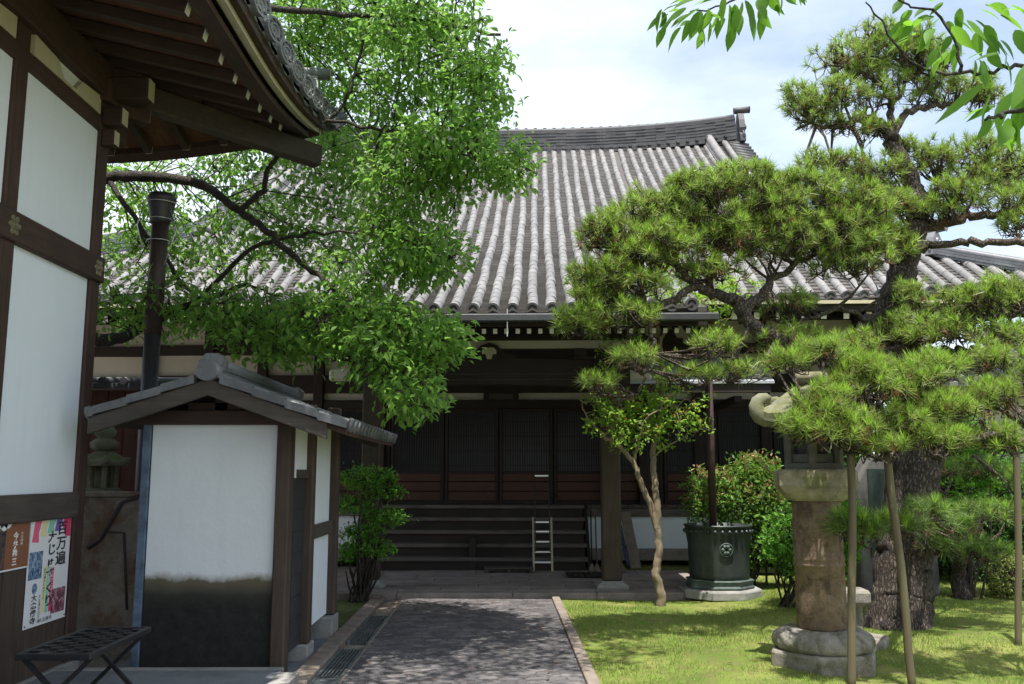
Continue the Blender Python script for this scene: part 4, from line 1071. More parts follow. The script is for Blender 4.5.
# this second sheet hangs a little higher
W_ = y1 - y0; H_ = z1 - z0
patch(P, 'brown_field', Y(.02), Y(.985), Z(.97), Z(.02), MT['brown_p'])
MB().bb(WX + .0223, WX + .0228, Y(.02), Y(.60), Z(.97), Z(.02)).build('photo', MT['photo_dark'], P)
m = MB()
for (uu, vv, r_) in ((.5, .08, .05), (.56, .14, .045), (.62, .08, .055), (.58, .04, .05)): m.tube([(WX + .0228, Y(uu), Z(vv + .03)), (WX + .0234, Y(uu), Z(vv + .03))], r_ * 1.0, 14)
m.build('flower_mark', MT['white_ink'], P)
text(P, '今井勘三', Y(.76), Z(.33), H_ * .15, MT['white_ink'], .002, True, .98)
text(P, '大念佛寺', Y(.86), Z(.33), H_ * .085, MT['white_ink'], .0, True, .72)

# ---------------- folding bench
c1 = atz(20, 653, .53); c2 = atz(92, 626.5, .53); c3 = atz(147, 629.5, .53); c4 = atz(86, 658, .53)
bx0 = (c1.x + c2.x) / 2; bx1 = (c3.x + c4.x) / 2; by0 = (c1.y + c4.y) / 2; by1 = (c2.y + c3.y) / 2
BN = empty('folding_bench', ((bx0 + bx1) / 2, (by0 + by1) / 2, .1), 'black metal folding bench with a woven slat seat and crossed legs', 'bench')
fr = MB()
fr.bb(bx0, bx1, by0, by0 + .03, .50, .54).bb(bx0, bx1, by1 - .03, by1, .50, .54).bb(bx0, bx0 + .03, by0 + .03, by1 - .03, .50, .54).bb(bx1 - .03, bx1, by0 + .03, by1 - .03, .50, .54)
fr.build('seat_frame', MT['bench_metal'], BN, bevel=.006)
sl_ = MB(); n = 12
for k in range(n):
    y = by0 + .05 + (by1 - by0 - .14) * k / (n - 1)
    for j in range(5):
        x0 = bx0 + .03 + (bx1 - bx0 - .06) * j / 5; x1 = bx0 + .03 + (bx1 - bx0 - .06) * (j + 1) / 5; zz = .528 if (j + k) % 2 else .518
        sl_.bb(x0, x1, y, y + .045, zz, zz + .006)
for j in range(1, 5):
    x = bx0 + .03 + (bx1 - bx0 - .06) * j / 5; sl_.bb(x - .012, x + .012, by0 + .03, by1 - .03, .516, .522)
sl_.build('seat_slats', MT['bench_metal'], BN)
for y in (by0 + .06, by1 - .09):
    MB().bar((bx0 + .02, y, .51), (bx1 - .02, y, .102), .025, .025).build('leg', MT['bench_metal'], BN)
    MB().bar((bx1 - .02, y + .03, .51), (bx0 + .02, y + .03, .102), .025, .025).build('leg', MT['bench_metal'], BN)
MB().bar((bx0 + .03, by0 + .06, .13), (bx0 + .03, by1 - .06, .13), .018, .018).bar((bx1 - .03, by0 + .06, .13), (bx1 - .03, by1 - .06, .13), .018, .018).build('foot_rail', MT['bench_metal'], BN)

# ---------------- plastered gate wing with its own tiled roof
KG = empty('gate_wing', (-2.3, 8.6, 0), 'small white plastered gate wing with a tiled gable roof, blackened foot', 'gate wing')
YF = 7.55; YB = 10.2
xl = at(147, 540, YF).x; xr = at(275, 540, YF).x; xpR = at(289, 540, YF).x
zw = at(210, 425, YF).z
MB().bb(xl, xr, YF, YF + .12, .0, zw).build('end_wall', MT['plaster_dirty'], KG)
MB().bb(xr, xpR, YF - .06, YF + .12, -.02, zw + .06).build('post', MT['wood_grey'], KG, bevel=.012)
MB().bb(xl - .075, xl - .008, YF - .02, YF + .09, 0, zw + .05).build('post', MT['blue_pipe'], KG, bevel=.006)
MB().bb(xl - .1, xpR + .02, YF - .08, YF + .1, zw + .0, zw + .12).build('lintel', MT['wood_x'], KG, bevel=.01)
px_ = at(306, 540, 8.15).x
p2 = MB().bb(px_ - .07, px_ + .06, 8.08, 8.22, .13, 2.2).build('post', MT['wood_grey'], KG, bevel=.012)
MB().bb(px_ - .30, px_ + .07, 8.02, 8.3, -.05, .13).build('post_stone', MT['granite'], p2, bevel=.01)
p3x = at(331, 540, 9.25).x
p3 = MB().bb(p3x - .07, p3x + .06, 9.2, 9.34, .2, 2.25).build('post', MT['wood_grey'], KG, bevel=.012)
MB().bb(p3x - .24, p3x + .07, 9.06, 9.4, -.05, .2).build('post_stone', MT['granite'], p3, bevel=.01)
MB().bb(px_ - .06, px_ + .0, YF + .12, 8.08, 1.80, 2.2).bb(px_ - .06, px_, YF + .12, 8.08, 1.55, 1.80).build('side_plaster', MT['plaster_cool'], KG)
MB().bb(px_ - .30, px_ - .1, 8.24, 8.28, 1.2, 2.1).bb(px_ - .06, px_, 8.22, 9.2, .22, 2.2).build('side_wall', MT['plaster_cool'], KG)
dd = MB().bb(px_ - .05, px_ - .01, YF + .13, 8.07, .14, 1.55)
for k in range(8): dd.bb(px_ - .012, px_ - .002, YF + .13, 8.07, .2 + k * .18, .205 + k * .18)
dd.build('dark_door', MT['pole_grey'], KG)
MB().bb(px_ - .06, px_ + .02, YF + .13, 8.07, 1.55, 1.62).bb(p3x - .04, p3x + .02, 8.22, 9.2, 1.0, 1.12).build('side_rail', MT['wood_grey_y'], KG)
MB().bb(xl - .05, xl + .03, YF + .12, YB - .3, 0, 2.1).bb(xl, px_ - .1, YB - .4, YB - .32, 0, 2.1).build('rear_walls', MT['plaster_cool'], KG)
# roof
rx = at(208, 372, 7.12).x; rz0 = at(208, 373, 7.12).z
exr = at(347, 424, 7.12); exl = at(88, 412, 7.12)
hwR = exr.x - rx; hwL = rx - exl.x; dzR = rz0 - exr.z; dzL = rz0 - exl.z
def kz(x):     # upper surface, slightly concave
    if x >= rx: t = (x - rx) / hwR; return rz0 - dzR * (t * 1.03 - .03 * t * t)
    t = (rx - x) / hwL; return rz0 - dzL * (t * 1.03 - .03 * t * t)
ky0, ky1 = 7.12, YB
xs = np.concatenate([np.linspace(exl.x, rx, 8), np.linspace(rx, exr.x, 8)[1:]])
kr = MB(); poly = [(x, kz(x) - .03) for x in xs] + [(x, kz(x) - .09) for x in xs[::-1]]
kr.ext(poly, lambda u_, v_: Vector((u_, ky0 + .04, v_)), lambda u_, v_: Vector((u_, ky1, v_))); KR = kr.build('roof', MT['wood_y'], KG)
bg_ = MB(); xb_ = xs[:-1]; bt = [(x, kz(x) - .045) for x in xb_] + [(x, kz(x) - .045 - .13) for x in xb_[::-1]]
bg_.ext(bt, lambda u_, v_: Vector((u_, ky0 + .0, v_)), lambda u_, v_: Vector((u_, ky0 + .045, v_)))
bg_.build('barge_board', MT['wood_grey_x'], KR, bevel=.006); bg_ = MB()
bg_.ext(bt, lambda u_, v_: Vector((u_, ky1 - .0, v_)), lambda u_, v_: Vector((u_, ky1 + .045, v_))); bg_.build('barge_board', MT['wood_grey_x'], KR, bevel=.006)
kt, kt2 = MB(), MB()
for sg, ex_ in ((1, exr.x), (-1, exl.x)):
    y = ky0 + .07; n_ = 0
    ln = abs(ex_ - rx)
    while y < ky1:
        t = 0.0
        while t < ln:      # tile courses down the slope
            e_ = min(t + .24, ln + .02)
            xa, xb = rx + sg * t, rx + sg * e_
            A = []
            for (xx, rr, up) in ((xa, .052, 0), (xb, .055, .006)):
                for s_ in range(7):
                    a = math.pi * s_ / 6; A.append((xx, y + math.cos(a) * rr, kz(min(max(xx, exl.x), exr.x)) + math.sin(a) * rr * .9 - .012 + up))
            kt.add(A, [(s_, s_ + 1, 8 + s_, 7 + s_) for s_ in range(6)], 0, True); kt.add(A[7:], [tuple(range(7))])
            if n_ and y < ky1:
                B = [(xx, yy, kz(min(max(xx, exl.x), exr.x)) + zz - .02) for xx, u2 in ((xa, 0), (xb, .015)) for yy, zz in ((y - .16, .02 + u2), (y - .10, u2), (y - .04, .02 + u2))]
                kt2.add(B, [(0, 1, 4, 3), (1, 2, 5, 4)])
            t = e_
        zz = kz(ex_) - .0
        kt.tube([(ex_ + sg * .0, y, zz + .0), (ex_ + sg * .035, y, zz - .012)], .058, 12)
        y += .20; n_ += 1
    # flat verge tiles along the front edge (the grey band seen on the gable)
    for yv in (ky0 - .03, ky1 - .05):
        t = .1
        while t < ln:
            e_ = min(t + .26, ln); xa, xb = rx + sg * t, rx + sg * e_
            P8 = [(xx, yy, kz(xx) + zz + up) for xx, up in ((xa, -.004), (xb, .012)) for yy in (yv, yv + .10) for zz in (-.045, .02)]
            kt2.add(P8, [(0, 1, 3, 2), (4, 6, 7, 5), (0, 4, 5, 1), (2, 3, 7, 6), (1, 5, 7, 3), (0, 2, 6, 4)]); t = e_
kt.build('cover_tiles', MT['tile_near'], KR); kt2.build('pan_tiles', MT['tile_near'], KR)
kr2 = MB(); layered(kr2, [(rx, y, rz0 + .0) for y in (ky0 + .12, ky1 - .1)], (1, 0, 0), .07, .2, 2, .06); kr2.build('ridge', MT['tile_near'], KR)
kb = MB(); kb.tube([(rx, ky0 - .05, rz0 + .02), (rx, ky0 + .3, rz0 + .02)], .085, 18)
kb.ext([(-.10, 0), (.10, 0), (.11, .08), (.07, .13), (-.07, .13), (-.11, .08)], lambda u_, v_: Vector((rx + u_, ky0 + .10, rz0 + .03 + v_)), lambda u_, v_: Vector((rx + u_, ky0 + .17, rz0 + .03 + v_)))
kb.ext([(-.08, 0.03), (.08, 0.03), (.09, .09), (.05, .13), (-.05, .13), (-.09, .09)], lambda u_, v_: Vector((rx + u_, ky0 + .085, rz0 + .04 + v_)), lambda u_, v_: Vector((rx + u_, ky0 + .10, rz0 + .04 + v_)))
kb.build('ridge_ornament', MT['tile_near'], KR); kb = MB()
kb.ext([(-.11, 0), (.11, 0), (.12, .08), (.06, .13), (-.06, .13), (-.12, .08)], lambda u_, v_: Vector((rx + u_, ky1 - .17, rz0 + .03 + v_)), lambda u_, v_: Vector((rx + u_, ky1 - .1, rz0 + .03 + v_)))
kb.build('ridge_ornament', MT['tile_near'], KR)
MB().bar((xl + .3, YF + .0, zw + .15), (xr - .3, YF + .0, zw + .15), .1, .06).bar((rx, YF, zw + .1), (rx, YF, rz0 - .1), .1, .1, up=(0, 1, 0)).build('gable_struts', MT['wood_x'], KG)
for xx in (xl - .02, xpR - .06): MB().bb(xx - .05, xx + .06, ky0 + .05, ky1 - .05, zw + .08, zw + .19).build('plate', MT['wood_y'], KG)
gbp = [(xl, zw + .1), (xpR - .1, zw + .1), (rx + .3, kz(rx + .3) - .14), (rx, rz0 - .2), (rx - .3, kz(rx - .3) - .14)]
MB().ext(gbp, lambda u_, v_: Vector((u_, YF + .08, v_)), lambda u_, v_: Vector((u_, YF + .12, v_))).build('gable_board', MT['black'], KG)

# ---------------- steel pole behind the gate wing
pc_ = at(155, 300, 8.75)
PO = empty('service_pole', (pc_.x, 8.75, 0), 'dark steel service pole with a wired cap behind the gate wing', 'pole')
zj = at(155, 335, 8.75).z; zt2 = at(155, 212, 8.75).z
MB().tube([(pc_.x - .012, 8.75, 0), (pc_.x - .005, 8.75, zj)], .078, 18).build('lower_shaft', MT['pole_grey'], PO)
MB().tube([(pc_.x - .005, 8.75, zj), (pc_.x + .01, 8.75, zt2 - .1)], .082, 18).build('upper_shaft', MT['pole_brown'], PO)
MB().lathe((pc_.x + .01, 8.75, zt2 - .12), [(.09, 0), (.10, .03), (.13, .2), (.14, .24), (.145, .25), (.12, .3)], 16).build('cap', MT['pole_grey'], PO)
wr = MB()
for (dz, r_) in ((-.08, .12), (-.3, .11), (.08, .17)):
    wr.tube([(pc_.x + r_ * math.cos(t_), 8.75 + r_ * math.sin(t_), zt2 + dz) for t_ in np.linspace(0, 6.28, 14)], .006, 5, cap=False)
wr.tube([(pc_.x - .12, 8.68, zt2 - .4), (pc_.x - .2, 8.7, zt2 - .15), (pc_.x - .14, 8.68, zt2 + .05)], .006, 5)
wr.tube([(pc_.x + .1, 8.68, zt2 - .55), (pc_.x + .19, 8.7, zt2 - .2), (pc_.x + .12, 8.68, zt2 + .03)], .006, 5)
wr.build('wire', MT['steel'], PO)

# ---------------- courtyard corner between gatehouse and gate wing
zc_ = at(110, 497, 8.6).z
cw = MB().bb(-5.6, at(146, 540, 8.6).x, 8.6, 8.76, -.1, zc_); 
cw.bb(-5.6, at(146, 540, 8.6).x + .01, 8.57, 8.79, zc_, zc_ + .05); tag(cw.build('courtyard_wall', MT['concrete_rust'], bevel=.01), 'low rust-stained concrete wall between the gatehouse and the gate wing', 'wall')
dp = at(100, 540, 8.5); dq = at(122, 502, 8.5)
tag(MB().tube([at(88, 548, 8.5), dp, dq, at(140, 496, 8.52)], .022, 8).tube([at(108, 532, 8.56), at(124, 533, 8.56), at(127, 610, 8.56)], .012, 6).build('drain_pipe', MT['pole_brown']), 'thin rusty drain pipes crossing the low concrete wall', 'pipe')
lc = at(103, 470, 9.2); lx, ly = lc.x, 9.2
SL = empty('small_stone_lantern', (lx, ly, 0), 'small mossy stone lantern standing behind the rust-stained wall', 'stone lantern')
z_ = lambda py: at(103, py, ly).z
MB().lathe((lx, ly, 0), [(.22, 0), (.22, .15), (.12, .2), (.11, z_(505) - .05), (.2, z_(500))], 12).build('shaft', MT['mossy'], SL)
MB().lathe((lx, ly, z_(500)), [(.17, 0), (.21, .05), (.21, .1), (.16, .12)], 6, sm=False).build('platform', MT['mossy'], SL, bevel=.008)
fbx = MB(); zf0, zf1 = z_(491), z_(466)
for k in range(6):
    a = math.pi / 3 * k; fbx.tube([(lx + .13 * math.cos(a), ly + .13 * math.sin(a), zf0 - .03), (lx + .13 * math.cos(a), ly + .13 * math.sin(a), zf1 + .01)], .028, 6, sm=False)
fbx.lathe((lx, ly, zf0), [(.08, 0), (.08, zf1 - zf0)], 6); fbx.build('light_chamber', MT['mossy'], SL)
def hexroof(mb, c, r_, h, curl=.05, n=6, lobes=0, sub=4, th=.04):
    nn = n * sub; prof = []
    for (f_, zz) in ((1.0, 0), (1.0, th), (.75, h * .42), (.45, h * .75), (.2, h)):
        ring = []
        for k in range(nn):
            a = 2 * math.pi * k / nn; ph = (k % sub) / sub; cr_ = math.cos(math.pi / n) / math.cos((ph - .5) * 2 * math.pi / n)
            cc = (abs(ph - .5) * 2) ** 4 * f_ ** 4
            ring.append((c[0] + math.cos(a) * r_ * f_ * cr_, c[1] + math.sin(a) * r_ * f_ * cr_, c[2] + zz + curl * cc))
        prof += ring
    fs = [(i_ * nn + k, i_ * nn + (k + 1) % nn, (i_ + 1) * nn + (k + 1) % nn, (i_ + 1) * nn + k) for i_ in range(4) for k in range(nn)] + [tuple(range(nn))[::-1], tuple(range(4 * nn, 5 * nn))]
    mb.add(prof, fs)
hx = MB(); hexroof(hx, (lx, ly, zf1), .27, .17, .05); hx.build('cap', MT['mossy'], SL)
MB().lathe((lx, ly, zf1 + .15), [(.08, 0), (.13, .03), (.14, .08), (.09, .12), (.06, .13), (.10, .16), (.11, .2), (.06, .26), (.01, .31)], 12).build('finial', MT['mossy'], SL)
SH = empty('timber_shed', (-5.2, 10.6, 0), 'brown boarded shed with a low tiled roof behind the small lantern', 'shed')
shx = at(146, 450, 10.3).x; zsr = at(118, 386, 10.3).z
sb = MB(); x = -7.5
while x < shx: sb.bb(x, min(x + .19, shx) - .006, 10.3, 10.34 + random.uniform(0, .01), 0, zsr - .05); x += .19
sb.build('wall', MT['shed_red'], SH, bevel=.004)
MB().bb(shx - .1, shx, 10.28, 11.4, 0, zsr).bb(-7.6, -7.5, 10.28, 11.4, 0, zsr).bb(-7.5, shx, 11.3, 11.4, 0, zsr).build('side_walls', MT['hall_dark_z'], SH)
sr = MB(); 
sr.add([(-7.8, 9.95, zsr), (shx + .1, 9.95, zsr), (shx + .1, 11.5, zsr + .16), (-7.8, 11.5, zsr + .16), (-7.8, 9.95, zsr - .06), (shx + .1, 9.95, zsr - .06), (shx + .1, 11.5, zsr + .10), (-7.8, 11.5, zsr + .10)],
       [(0, 1, 2, 3), (7, 6, 5, 4), (0, 4, 5, 1), (1, 5, 6, 2), (2, 6, 7, 3), (3, 7, 4, 0)])
x = -7.75
while x < shx + .1: sr.tube([(x, 9.93, zsr + .02), (x, 11.5, zsr + .18)], .045, 8); x += .24
sr.build('roof', MT['tile_dark'], SH)

# ================================================================ GARDEN STONES
LX = at(819, 560, 7.75).x; LY = 7.75
SLN = empty('stone_lantern', (LX, LY, 0), 'tall granite lantern with round brown shaft on a lotus base, half hidden by pine', 'stone lantern')
zz = lambda py: at(819, py, LY).z
zp0, zp1 = zz(637), zz(500)
MB().lathe((LX, LY, -.05), [(.46, 0), (.46, .19), (.44, .2)], 6, sm=False, phase=.12).build('foot_slab', MT['lantern_base'], SLN, bevel=.012)
def lob(a, z): return 1 + .055 * abs(math.sin(a * 5)) if z < .23 else 1
lot = MB(); lot.lathe((LX, LY, .145), [(.40, 0), (.43, .04), (.42, .09), (.37, .135), (.31, .155), (.27, .165)], 80, lob=lambda a, z: .93)
for k in range(12):
    a = 2 * math.pi * (k + .4) / 12; c_ = Vector((LX + math.cos(a) * .30, LY + math.sin(a) * .30, .235)); d_ = Vector((math.cos(a), math.sin(a), -.55)).normalized()
    lot.tube([c_ - d_ * .09, c_ - d_ * .06, c_, c_ + d_ * .06, c_ + d_ * .10, c_ + d_ * .12], [.03, .062, .082, .078, .05, .012], 12)
lot.build('lotus_base', MT['lantern_base'], SLN)
sh = MB(); H_ = zp1 - .29
pr_ = [(0.1852, 0), (0.2023, .03), (0.2033, .25 * H_), (0.2014, .48 * H_), (0.2080, .485 * H_), (0.2109, .495 * H_), (0.2080, .505 * H_), (0.2014, .51 * H_), (0.2080, .53 * H_), (0.2109, .54 * H_), (0.2080, .55 * H_), (0.2014, .555 * H_), (0.2014, .8 * H_), (0.1995, .97 * H_), (0.1900, H_)]
sh.lathe((LX, LY, .30), pr_, 40); sh.build('shaft', MT['lantern_stone'], SLN)
zc0, zc1 = zp1, zz(470)
MB().lathe((LX, LY, zc0), [(.23, -.005), (.27, .02), (.335, .09), (.335, .105), (.35, .115), (.35, .235), (.335, .25), (.30, .26)], 8, sm=False, phase=.26).build('middle_platform', MT['lantern_cap'], SLN, bevel=.012)
ft = zc0 + .26
fx = MB(); fx.lathe((LX, LY, ft), [(.27, 0), (.27, .05)], 6, sm=False, phase=.12)
for k in range(6):
    a = math.pi / 3 * k + .12; fx.tube([(LX + .225 * math.cos(a), LY + .225 * math.sin(a), ft + .05), (LX + .225 * math.cos(a), LY + .225 * math.sin(a), ft + .36)], .04, 6, sm=False)
for k in range(6):
    a0, a1 = math.pi / 3 * k + .12, math.pi / 3 * (k + 1) + .12
    A_ = Vector((LX + .2 * math.cos(a0), LY + .2 * math.sin(a0), 0)); B_ = Vector((LX + .2 * math.cos(a1), LY + .2 * math.sin(a1), 0))
    for zq in (.09, .33): fx.bar(A_ + Vector((0, 0, ft + zq)), B_ + Vector((0, 0, ft + zq)), .04, .07)
fx.lathe((LX, LY, ft + .04), [(.13, 0), (.13, .32)], 6); fx.build('light_chamber', MT['stele'], SLN)
rf_ = MB(); hexroof(rf_, (LX, LY, ft + .40), .48, .34, .05, th=.07)
for k in range(6):     # rolled corner scrolls
    a = math.pi / 3 * k + .0
    d = Vector((math.cos(a), math.sin(a), 0)); b0 = Vector((LX, LY, ft + .47)); s_ = Vector((-d.y, d.x, 0))
    pts = [b0 + d * (.37 + .09 * math.sin(t_) + .04 * (t_ / 4)) + Vector((0, 0, .05 - .085 * math.cos(t_))) for t_ in np.linspace(-.6, 3.7, 10)]
    rf_.tube(pts, [.055, .065, .07, .07, .065, .06, .055, .05, .042, .03], 10, oval=1.2)
rf_.build('roof_cap', MT['mossy'], SLN)
MB().lathe((LX, LY, ft + .72), [(.10, 0), (.15, .04), (.14, .1), (.08, .12), (.12, .16), (.14, .22), (.09, .3), (.01, .36)], 16).build('finial', MT['lantern_cap'], SLN)
# small stone pedestal behind the lantern
bx_ = atz(872, 652, .0); q_ = empty('stone_pedestal', (bx_.x, bx_.y, 0), 'low grey stone pedestal with a flat slab, just behind the tall lantern', 'pedestal')
pxx = at(850, 610, 8.7).x
MB().lathe((pxx + .02, 8.7, -.02), [(.34, 0), (.34, .09), (.32, .1)], 6, sm=False).build('slab', MT['lantern_base'], q_, bevel=.01)
MB().lathe((pxx, 8.7, .08), [(.13, 0), (.13, .28), (.22, .31), (.22, .42), (.2, .43)], 4, sm=False, phase=.7).build('block', MT['lantern_base'], q_, bevel=.015)
# memorial stone behind the pine
sx0 = at(858, 560, 12.0).x; sx1 = at(938, 560, 12.0).x; szt = at(900, 452, 12.0).z
m = MB(); pts = [(sx0, 0), (sx1, 0), (sx1 - .03, szt * .6), (sx1 - .2, szt * .93), (sx1 - .5, szt), (sx0 + .2, szt * .97), (sx0 + .02, szt * .8)]
ST_ = empty('memorial_stone', ((sx0 + sx1) / 2, 12.0, 0), 'broad dark memorial stone standing behind the pine trunk', 'memorial stone')
m.ext(pts, lambda u_, v_: Vector((u_, 11.95, v_)), lambda u_, v_: Vector((u_, 12.25, v_))); m.build('slab', MT['stele'], ST_, bevel=.04, seg=2)
MB().bb(sx0 + .16, sx1 - .3, 11.93, 11.96, .5, szt * .88).build('inscribed_face', MT['stele_face'], ST_)
# iron fence behind the urn
fx0, fx1 = at(742, 560, 13.1).x, at(800, 560, 13.1).x
FN = empty('low_fence', ((fx0 + fx1) / 2, 13.1, 0), 'low dark bamboo fence behind the bronze urn', 'fence')
x = fx0
while x < fx1 + 1.2: MB().bb(x - .014, x + .014, 13.09, 13.11, 0, .62).build('picket', MT['hall_dark_z'], FN); x += .17
MB().bb(fx0 - .05, fx1 + 1.2, 13.07, 13.09, .50, .53).bb(fx0 - .05, fx1 + 1.2, 13.07, 13.09, .15, .18).build('rail', MT['hall_dark_x'], FN)
# side corridor building on the right
SC = empty('side_corridor', (8, 14, 0), 'low side corridor with pale tiled roof beyond the pine on the right', 'corridor')
cz = at(985, 380, 12.9).z
MB().bb(6.7, 16, 14.1, 14.2, 0, cz + .2).build('wall', MT['plaster_hall'], SC)
MB().bb(6.7, 16, 14.02, 14.1, 0, .9).bb(6.7, 16, 14.04, 14.1, 1.9, 2.05).build('boards', MT['hall_dark_x'], SC)
rr_ = MB(); rr_.add([(6.3, 13.2, cz), (16, 13.2, cz), (16, 15.2, cz + .75), (6.3, 15.2, cz + .75), (6.3, 13.2, cz - .06), (16, 13.2, cz - .06), (16, 15.2, cz + .69), (6.3, 15.2, cz + .69)],
       [(0, 1, 2, 3), (7, 6, 5, 4), (0, 4, 5, 1), (1, 5, 6, 2), (2, 6, 7, 3), (3, 7, 4, 0)])
x = 6.35
while x < 16: rr_.tube([(x, 13.17, cz + .03), (x, 15.2, cz + .78)], .065, 8); x += .25
rr_.build('roof', MT['tile_roll'], SC)
# long side hall continuing to the left of the temple hall
LH = empty('connecting_hall', (-10, 16.5, 0), 'plaster and timber side hall with tiled roof joining the temple hall on the left', 'side hall')
wm = MB()
for (z0, z1) in ((3.93, 4.35), (3.36, 3.74), (2.2, 3.1), (.9, 2.1)): wm.bb(-18, -6.72, 16.9, 16.98, z0, z1)
wm.bb(-18, -6.72, 16.98, 17.1, 0, 4.5); wm.build('plaster_panel', MT['plaster_hall'], LH)
wm = MB()
for (z0, z1) in ((4.35, 4.6), (3.74, 3.93), (3.1, 3.36), (2.1, 2.2), (.7, .9)): wm.bb(-18, -6.72, 16.84, 16.97, z0, z1)
wm.build('tie_beam', MT['hall_dark_x'], LH)
for xx in (-8.2, -9.9, -11.6, -13.3, -15): MB().bb(xx - .09, xx + .09, 16.80, 16.96, 0, 4.6).build('pillar', MT['hall_dark_z'], LH)
wm = MB(); q8 = [(-18, 15.2, 4.15), (-7.2, 15.2, 4.15), (-7.2, 20, 6.3), (-18, 20, 6.3)]
wm.add(q8 + [(x, y, z - .1) for x, y, z in q8], [(0, 1, 2, 3), (7, 6, 5, 4), (0, 4, 5, 1), (1, 5, 6, 2), (2, 6, 7, 3), (3, 7, 4, 0)])
LR = wm.build('roof', MT['tile_flat'], LH); wm = MB(); x = -17.9
while x < -7.2: wm.tube([(x, 15.17, 4.19), (x, 20, 6.34)], .075, 8); x += .25
wm.build('cover_tiles', MT['tile_roll'], LR)
# back garden walls so that the far edges close
tag(MB().bb(8.6, 30, 17.0, 17.2, 0, 2.2).build('boundary_wall', MT['plaster_hall']), 'plastered boundary wall running off to the right beyond the hedge', 'wall')

# ================================================================ VEGETATION
def catmull(P, sub=6, jit=0.0):
    P = [Vector(p) for p in P]; out = []
    for i in range(len(P) - 1):
        p0, p1, p2, p3 = P[max(i - 1, 0)], P[i], P[i + 1], P[min(i + 2, len(P) - 1)]
        for k in range(sub):
            t = k / sub
            q = .5 * ((2 * p1) + (p2 - p0) * t + (2 * p0 - 5 * p1 + 4 * p2 - p3) * t * t + (3 * p1 - p0 - 3 * p2 + p3) * t ** 3)
            if jit and (i or k): q += Vector((random.gauss(0, jit), random.gauss(0, jit), random.gauss(0, jit)))
            out.append(q)
    out.append(P[-1]); return out
def nrm(a): return a / (np.linalg.norm(a, axis=-1, keepdims=True) + 1e-9)
def leaves(name, Pn, D, Nn, ln, wd, mat, parent, fold=.25):
    n = len(Pn); D = nrm(D); S_ = nrm(np.cross(D, Nn)); U = np.cross(S_, D); ln = ln[:, None]; wd = wd[:, None]
    base = Pn; tip = Pn + D * ln - U * ln * .12
    ma = Pn + D * ln * .38; mb_ = Pn + D * ln * .72 - U * ln * .03
    V = np.stack([base, ma + S_ * wd * .5 + U * wd * fold, mb_ + S_ * wd * .36 + U * wd * fold * .7, tip, mb_ - S_ * wd * .36 + U * wd * fold * .7, ma - S_ * wd * .5 + U * wd * fold, ma, mb_], 1).reshape(-1, 3)
    b = (np.arange(n) * 8)[:, None]
    fs = np.concatenate([b + np.array([[0, 6, 1, 1]]) * 0 + np.array([[0, 6, 7, 1]]) * 0, b], 1)[:, :0]
    q1 = b + np.array([[0, 1, 2, 3]]); 
    # two faces each side of the midrib, as quads sharing the rib
    F4 = np.concatenate([b + np.array([[0, 6, 2, 1]]), b + np.array([[6, 7, 3, 2]]), b + np.array([[0, 5, 4, 6]]), b + np.array([[6, 4, 3, 7]])])
    return raw_mesh(name, V, F4, [mat], parent)
def needles(name, Pn, Ax, ln, mat, parent, k=34, spread=1.0, wd=.0042, lo=.15, hi=1.25):
    """tufts: k needles round each axis"""
    n = len(Pn); Ax = nrm(Ax)
    A = np.repeat(Ax, k, 0); Pp = np.repeat(Pn, k, 0); L_ = np.repeat(ln, k) * rng.uniform(.75, 1.1, n * k)
    r = nrm(rng.normal(size=(n * k, 3))); side = nrm(r - A * (r * A).sum(-1, keepdims=True))
    th = rng.uniform(lo, hi, n * k) * spread
    D = A * np.cos(th)[:, None] + side * np.sin(th)[:, None]
    D[:, 2] -= .10; D = nrm(D)
    W_ = nrm(np.cross(D, rng.normal(size=(n * k, 3)))) * wd / 2
    b0 = Pp + A * (rng.uniform(-.035, .02, n * k))[:, None]
    tip = b0 + D * L_[:, None]
    V = np.stack([b0 + W_, b0 - W_, tip], 1).reshape(-1, 3)
    Fq = np.arange(n * k * 3).reshape(-1, 3)
    return raw_mesh(name, V, Fq, [mat], parent)
def twigs(mesh_acc, A, B, r0, r1, sag=.12):
    """three-sided bent twigs A->B"""
    n = len(A); d = B - A; ln = np.linalg.norm(d, axis=1, keepdims=True)
    mid = A + d * .5 + rng.normal(size=(n, 3)) * ln * .10; mid[:, 2] += ln[:, 0] * sag * rng.uniform(-.4, 1, n)
    D = nrm(d); s1 = nrm(np.cross(D, rng.normal(size=(n, 3)))); s2 = np.cross(D, s1)
    rings = []
    for p, r in ((A, r0), (mid, (r0 + r1) / 2), (B, r1)):
        for a in (0, 2.094, 4.189): rings.append(p + (s1 * math.cos(a) + s2 * math.sin(a)) * r)
    V = np.stack(rings, 1).reshape(-1, 3); b = (np.arange(n) * 9)[:, None]
    fs = [b + np.array([[i * 3 + k, i * 3 + (k + 1) % 3, i * 3 + 3 + (k + 1) % 3, i * 3 + 3 + k]]) for i in range(2) for k in range(3)]
    mesh_acc.append((V, np.concatenate(fs)))
    return mid
def join_acc(acc, name, mat, parent):
    off = 0; Vs, Fs = [], []
    for V, Fq in acc: Vs.append(V); Fs.append(Fq + off); off += len(V)
    return raw_mesh(name, np.concatenate(Vs), np.concatenate(Fs), [mat], parent, smooth=True)
def nearest(Q, Sk, bias=None):
    out = np.empty(len(Q), int)
    for i in range(0, len(Q), 2000):
        d = ((Q[i:i + 2000, None] - Sk[None]) ** 2).sum(-1)
        if bias is not None: d = d + bias[None]
        out[i:i + 2000] = d.argmin(1)
    return out
def ball(n, shell=.0):
    v = nrm(rng.normal(size=(n, 3))); r = rng.uniform(shell ** 3, 1, n) ** (1 / 3); return v * r[:, None]
